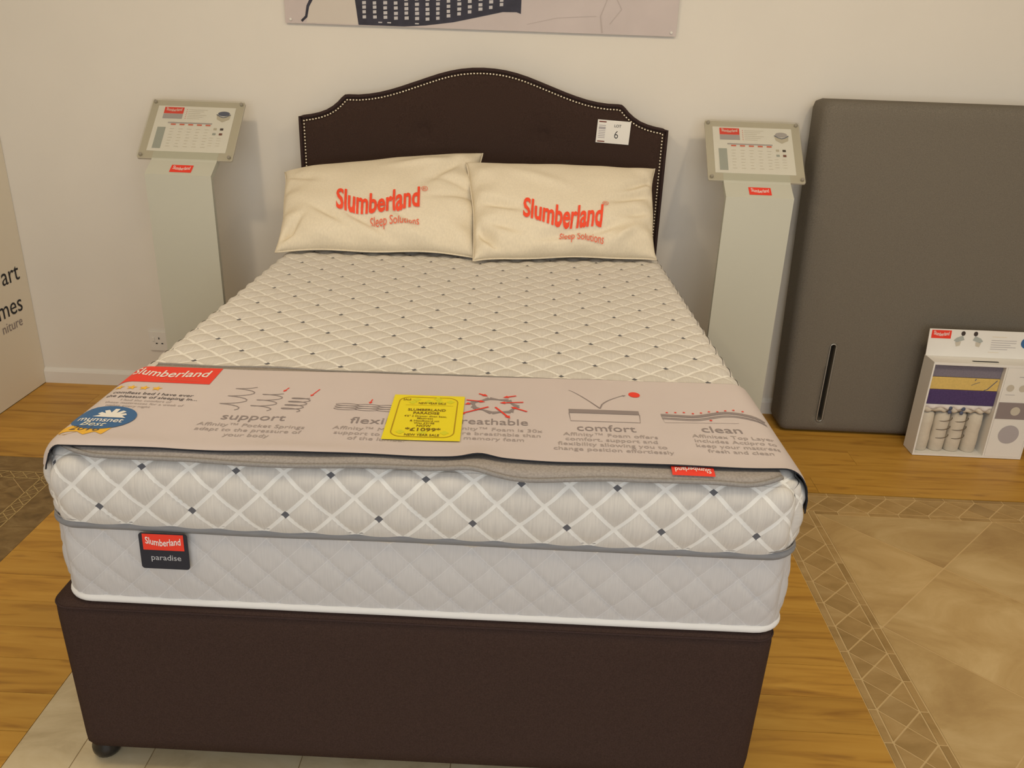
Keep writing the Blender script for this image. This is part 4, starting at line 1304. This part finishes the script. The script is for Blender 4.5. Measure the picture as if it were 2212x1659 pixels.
# ---------------------------------------------------------------- upright grey divan base
gd = thing('upright_divan_base', (1.9, -0.1, 0), 'dark grey fabric divan base stood upright against the wall', 'bed base')
v, f, u = rbox(['top', 'front', 'back', 'left', 'right', 'bottom'], 1.242, 2.62, -0.195, -0.022, 0.004, 1.296, 0.030, 0.030, 0.03)
v = [(x - 0.026 * (z - 0.3) * (1 if x < 1.6 else 0), y, z) for x, y, z in v]
# slot for the drawer handle is a real recess: faces near it are removed and a lined pocket is set in
SX, SZ0, SZ1 = 1.405, 0.058, 0.392
gbody = mesh('body', v, f, M['grey'], gd, smooth=True, merge=1e-5)
cut = prism('cutter', rrect(SX - 0.0105, SX + 0.0105, SZ0 + 0.001, SZ1 - 0.001, 0.0104, 6), -0.23, -0.150, M['darkrecess'], gd, plane='XZ')
for v_ in cut.data.vertices: v_.co.x -= 0.006 * (0.22 - v_.co.z)
bo = gbody.modifiers.new('slot', 'BOOLEAN'); bo.operation = 'DIFFERENCE'; bo.object = cut; bo.solver = 'EXACT'
_dg = bpy.context.evaluated_depsgraph_get(); _dg.update()
_nm = bpy.data.meshes.new_from_object(gbody.evaluated_get(_dg))
gbody.modifiers.clear(); gbody.data = _nm
bpy.data.objects.remove(cut)
rim = rrect(SX - 0.0115, SX + 0.0115, SZ0, SZ1, 0.0114, 6)
tube('handle_rim', [(a + 0.020 * (0.22 - b) * -0.3, -0.1965, b) for a, b in rim], 0.0030, M['chrome'], gd, n=8, closed=True, label='slim chrome rim of a slot handle')
inr = rrect(SX - 0.0100, SX + 0.0100, SZ0 + 0.0015, SZ1 - 0.0015, 0.0099, 6)
mesh('handle_slot', [(a - 0.006 * (0.22 - b), -0.152, b) for a, b in inr], [list(range(len(inr)))], M['darkrecess'], gd)

# ---------------------------------------------------------------- sample display box
dbx = thing('display_box', (1.94, -0.31, 0), 'white cardboard display box showing foam layers and springs', 'display box')
X0, X1, YFb, YBb, ZB, ZTb = 1.731, 2.152, -0.354, -0.268, 0.002, 0.392
box('back_panel', X0, X1, YBb - 0.003, YBb, ZB, ZTb, M['card'], dbx)
box('bottom_panel', X0, X1, YFb, YBb - 0.003, ZB, ZB + 0.008, M['card'], dbx)
box('side_panel', X0, X0 + 0.006, YFb, YBb - 0.003, ZB + 0.008, ZTb - 0.010, M['card'], dbx)
box('side_panel', X1 - 0.006, X1, YFb, YBb - 0.003, ZB + 0.008, ZTb - 0.010, M['card'], dbx)
tp = box('top_panel', X0, X1, YFb, YBb - 0.003, ZTb - 0.010, ZTb, M['card'], dbx)
hs = [(x, y, ZTb + 0.0008) for x, y in rrect(1.884, 1.984, -0.332, -0.322, 0.0049, 5)]
mesh('grip_slot', hs, [list(range(len(hs)))], M['darkrecess'], tp)
box('divider', 2.003, 2.009, YFb + 0.001, YBb - 0.004, ZB + 0.008, ZTb - 0.010, M['card'], dbx)
# header card
def hm(off):
    return lambda a, b: (a, -0.283 - off + 0.12 * (b - 0.392), b)
hc = print_polys('header_card', [rect(X0 - 0.004, X1, 0.3925, 0.497)], hm(0), M['card'], dbx)
so = hc.modifiers.new('thick', 'SOLIDIFY'); so.thickness = 0.002; so.offset = -1
print_polys('brand_panel', [rect(1.736, 1.810, 0.461, 0.4925)], hm(0.0006), M['red'], hc)
text('lettering', 'Slumberland', 0.020, hm(0.0012), M['paper'], hc, x=1.773, y=0.473, width=0.058, bold=0.01, wave=brand_wave(0.007))
for hx, flip in ((1.845, 1), (1.912, -1)):
    print_polys('figure_hair', [disc(hx + flip * 0.010, 0.483, 0.008, 0.009, 14)], hm(0.0008), M['swdark'], hc)
    print_polys('figure_top', [[(hx + flip * 0.010, 0.475), (hx + flip * 0.018, 0.458), (hx - flip * 0.010, 0.448), (hx - flip * 0.022, 0.455), (hx - flip * 0.012, 0.466)]], hm(0.0006), M['bluegrey'], hc)
    print_polys('figure_legs', [[(hx - flip * 0.016, 0.449), (hx + flip * 0.006, 0.452), (hx + flip * 0.004, 0.436), (hx - flip * 0.010, 0.432)]], hm(0.0006), M['swbeige'], hc)
print_polys('caption_lines', [rect(1.965, 2.060 - 0.02 * (k % 3 == 0) - 0.03 * (k > 4), 0.4685 - 0.0085 * k, 0.4705 - 0.0085 * k) for k in range(1, 6)], hm(0.0006), M['lilac'], hc)
print_polys('caption_lines', [rect(1.965, 2.020, 0.4735, 0.4755), rect(1.960, 2.000, 0.4135, 0.4155)], hm(0.0006), M['linen'], hc)
print_polys('blue_dot', [disc(2.098, 0.455, 0.021)], hm(0.0006), M['blue'], hc)
# foam layers inside
A0, A1 = X0 + 0.010, 2.002
box('foam_layer', A0, A1, -0.335, YBb - 0.006, 0.327, 0.381, M['foamgrey'], dbx, bev=0.003)
fy_ = box('foam_layer', A0, A1, -0.337, YBb - 0.006, 0.2765, 0.3265, M['foamyellow'], dbx, bev=0.003)
def fmx(off): return lambda a, b: (a, -0.3372 - off, b)
print_polys('crack', stroke([(1.992, 0.322), (1.975, 0.300), (1.962, 0.284), (1.950, 0.279)], 0.003) + stroke([(1.928, 0.312), (1.912, 0.306), (1.898, 0.298)], 0.0016) + stroke([(1.912, 0.325), (1.908, 0.318)], 0.003), fmx(0.0005), M['navyimg'], fy_)
box('foam_layer', A0, A1, -0.338, YBb - 0.006, 0.215, 0.276, M['foampurple'], dbx, bev=0.003)
# crumpled fleece strip
def ruffle(name, z0, z1, ph, m, amp, y):
    N, K = 60, 5
    vs, fs = [], []
    for i in range(N + 1):
        x = A0 + 0.001 + (A1 - A0 - 0.002) * i / N
        for k in range(K + 1):
            w = k / K
            vs.append((x, y + amp * math.sin(i * 0.55 + ph) * (1 - w) - 0.004 * math.sin(math.pi * w), z0 + (z1 - z0) * w + 0.003 * math.sin(i * 0.8 + ph) * (1 - w)))
    for i in range(N):
        for k in range(K):
            a = i * (K + 1) + k
            fs.append([a, a + K + 1, a + K + 2, a + 1])
    o = mesh(name, vs, fs, m, dbx, smooth=True)
    so = o.modifiers.new('thick', 'SOLIDIFY'); so.thickness = 0.003; so.offset = 0
ruffle('fleece_strip', 0.196, 0.215, 0.0, M['fleece'], 0.006, -0.332)
ruffle('fleece_strip', 0.182, 0.200, 1.5, M['pocket'], 0.005, -0.328)
for x, z in ((1.842, 0.200), (1.892, 0.199), (1.842, 0.184), (1.888, 0.182)):
    lathe('mini_spring', (x, -0.335, z), [(0.007, 0.0), (0.008, 0.004), (0.005, 0.006)], M['navyimg'], dbx, n=12, axis='Y')
for k, x in enumerate((1.772, 1.834, 1.896, 1.960)):
    lathe('spring_pocket', (x, -0.305, 0.010), [(0.024, 0.0), (0.0285, 0.006), (0.0300, 0.05), (0.0285, 0.085), (0.0300, 0.12), (0.0285, 0.158), (0.020, 0.168)], M['pocket'], dbx, n=24)
for x in (1.836, 1.898):
    pts = []
    for i in range(73):
        t = i / 72; a = 2 * math.pi * 3.3 * t
        pts.append((x + 0.0325 * math.cos(a) + 0.004, -0.305 + 0.0325 * math.sin(a), 0.045 + 0.120 * t))
    tube('coil_spring', pts, 0.0013, M['wire'], dbx, n=6)
# printed right-hand face
def rm(off): return lambda a, b: (a, YFb - 0.0005 - off, b)
fp = box('printed_panel', 2.0095, X1 - 0.0065, YFb, YFb + 0.004, ZB + 0.0085, ZTb - 0.0105, M['card'], dbx)
print_polys('dark_band', [rect(2.010, 2.145, 0.172, 0.241)], rm(0.0004), M['printgrey'], fp)
print_polys('roundel', [disc(2.079, 0.107, 0.039)], rm(0.0004), M['lilac'], fp)
print_polys('roundel', [disc(2.079, 0.206, 0.018)], rm(0.0010), M['swbeige'], fp)
print_polys('roundel', [disc(2.037, 0.300, 0.014)], rm(0.0004), M['swbeige'], fp)
print_polys('roundel', [disc(2.084, 0.300, 0.014)], rm(0.0004), M['swbeige'], fp)
print_polys('caption_lines', [rect(2.060, 2.130, 0.345, 0.3475), rect(2.025, 2.060, 0.272, 0.2735)], rm(0.0004), M['lilac'], fp)

# ---------------------------------------------------------------- wall socket
sk = thing('wall_socket', (-1.372, -0.005, 0.168), 'white square wall socket low down beside the info stand', 'socket')
box('face_plate', -1.416, -1.330, -0.0095, -0.0005, 0.170, 0.256, M['white'], sk, bev=0.002)
for x, z, w, h in ((-1.373, 0.226, 0.0045, 0.009), (-1.385, 0.203, 0.008, 0.0045), (-1.361, 0.203, 0.008, 0.0045)):
    box('pin_hole', x - w / 2, x + w / 2, -0.0102, -0.009, z - h / 2, z + h / 2, M['sockethole'], sk)
box('switch', -1.402, -1.392, -0.0125, -0.009, 0.213, 0.231, M['white'], sk, bev=0.001)

# ---------------------------------------------------------------- wall picture
wp = thing('wall_picture', (-0.02, -0.012, 1.486), 'large frameless print of pale bedding and dark plaid cloth above the bed', 'picture')
PX0, PX1, PZ0, PZ1 = -0.738, 0.694, 1.486, 2.36
box('panel', PX0, PX1, -0.014, -0.008, PZ0, PZ1, M['skin'], wp)
def wpm(off): return lambda a, b: (a, -0.0142 - off, b)
print_polys('pale_sleeve', [[(-0.660, 1.489), (-0.470, 1.489), (-0.480, 1.60), (-0.560, 1.72), (-0.625, 1.72), (-0.640, 1.58)]], wpm(0.0003), M['cloth2'], wp)
print_polys('dark_outline', stroke([(-0.678, 1.494), (-0.660, 1.510), (-0.652, 1.545), (-0.636, 1.572), (-0.620, 1.64), (-0.600, 1.75)], 0.008, 0.014), wpm(0.0006), M['navy'], wp)
nav = [(-0.468, 1.488), (-0.300, 1.488), (-0.220, 1.494), (-0.120, 1.508), (-0.020, 1.530), (0.060, 1.548), (0.110, 1.549), (0.126, 1.544), (0.128, 1.70), (0.08, 1.78), (-0.20, 1.80), (-0.42, 1.76), (-0.490, 1.66)]
print_polys('plaid_cloth', [nav], wpm(0.0006), M['navy'], wp)
dash = []
for k in range(14):
    x = -0.452 + 0.0385 * k
    zb = 1.505 + (0.004 if k < 7 else 0.0085 * (k - 6))
    for m_ in range(9):
        z = zb + 0.016 * m_ + 0.003 * random.random()
        if z < 1.74:
            w = 0.012 + 0.003 * random.random()
            dash.append([(x, z), (x + w, z + 0.001), (x + w, z + 0.0115), (x, z + 0.0105)])
for x in (-0.395, -0.362, -0.26): dash.append(rect(x, x + 0.014, 1.497, 1.501))
print_polys('plaid_dashes', dash, wpm(0.0010), M['plaidwhite'], wp, kind='stuff')
print_polys('fold_marks', stroke([(0.425, 1.49), (0.415, 1.545), (0.435, 1.60)], 0.006, 0.003) + stroke([(0.45, 1.52), (0.49, 1.57), (0.46, 1.62)], 0.003) + stroke([(0.15, 1.51), (0.26, 1.535), (0.40, 1.545)], 0.002), wpm(0.0005), M['foldline'], wp)
for x, z in ((PX0 + 0.020, PZ0 + 0.013), (PX1 - 0.018, PZ0 + 0.013), (PX0 + 0.020, PZ1 - 0.02), (PX1 - 0.018, PZ1 - 0.02)):
    lathe('fixing_stud', (x, -0.014, z), [(0.0055, 0.0), (0.0055, 0.003), (0.0035, 0.0045)], M['white'], wp, n=12, axis='Y')
for x, z in ((PX0 + 0.05, PZ0 + 0.05), (PX1 - 0.05, PZ0 + 0.05), (PX0 + 0.05, PZ1 - 0.05), (PX1 - 0.05, PZ1 - 0.05)):
    lathe('spacer', (x, -0.0005, z), [(0.008, 0.0), (0.008, 0.0078)], M['white'], wp, n=10, axis='Y')
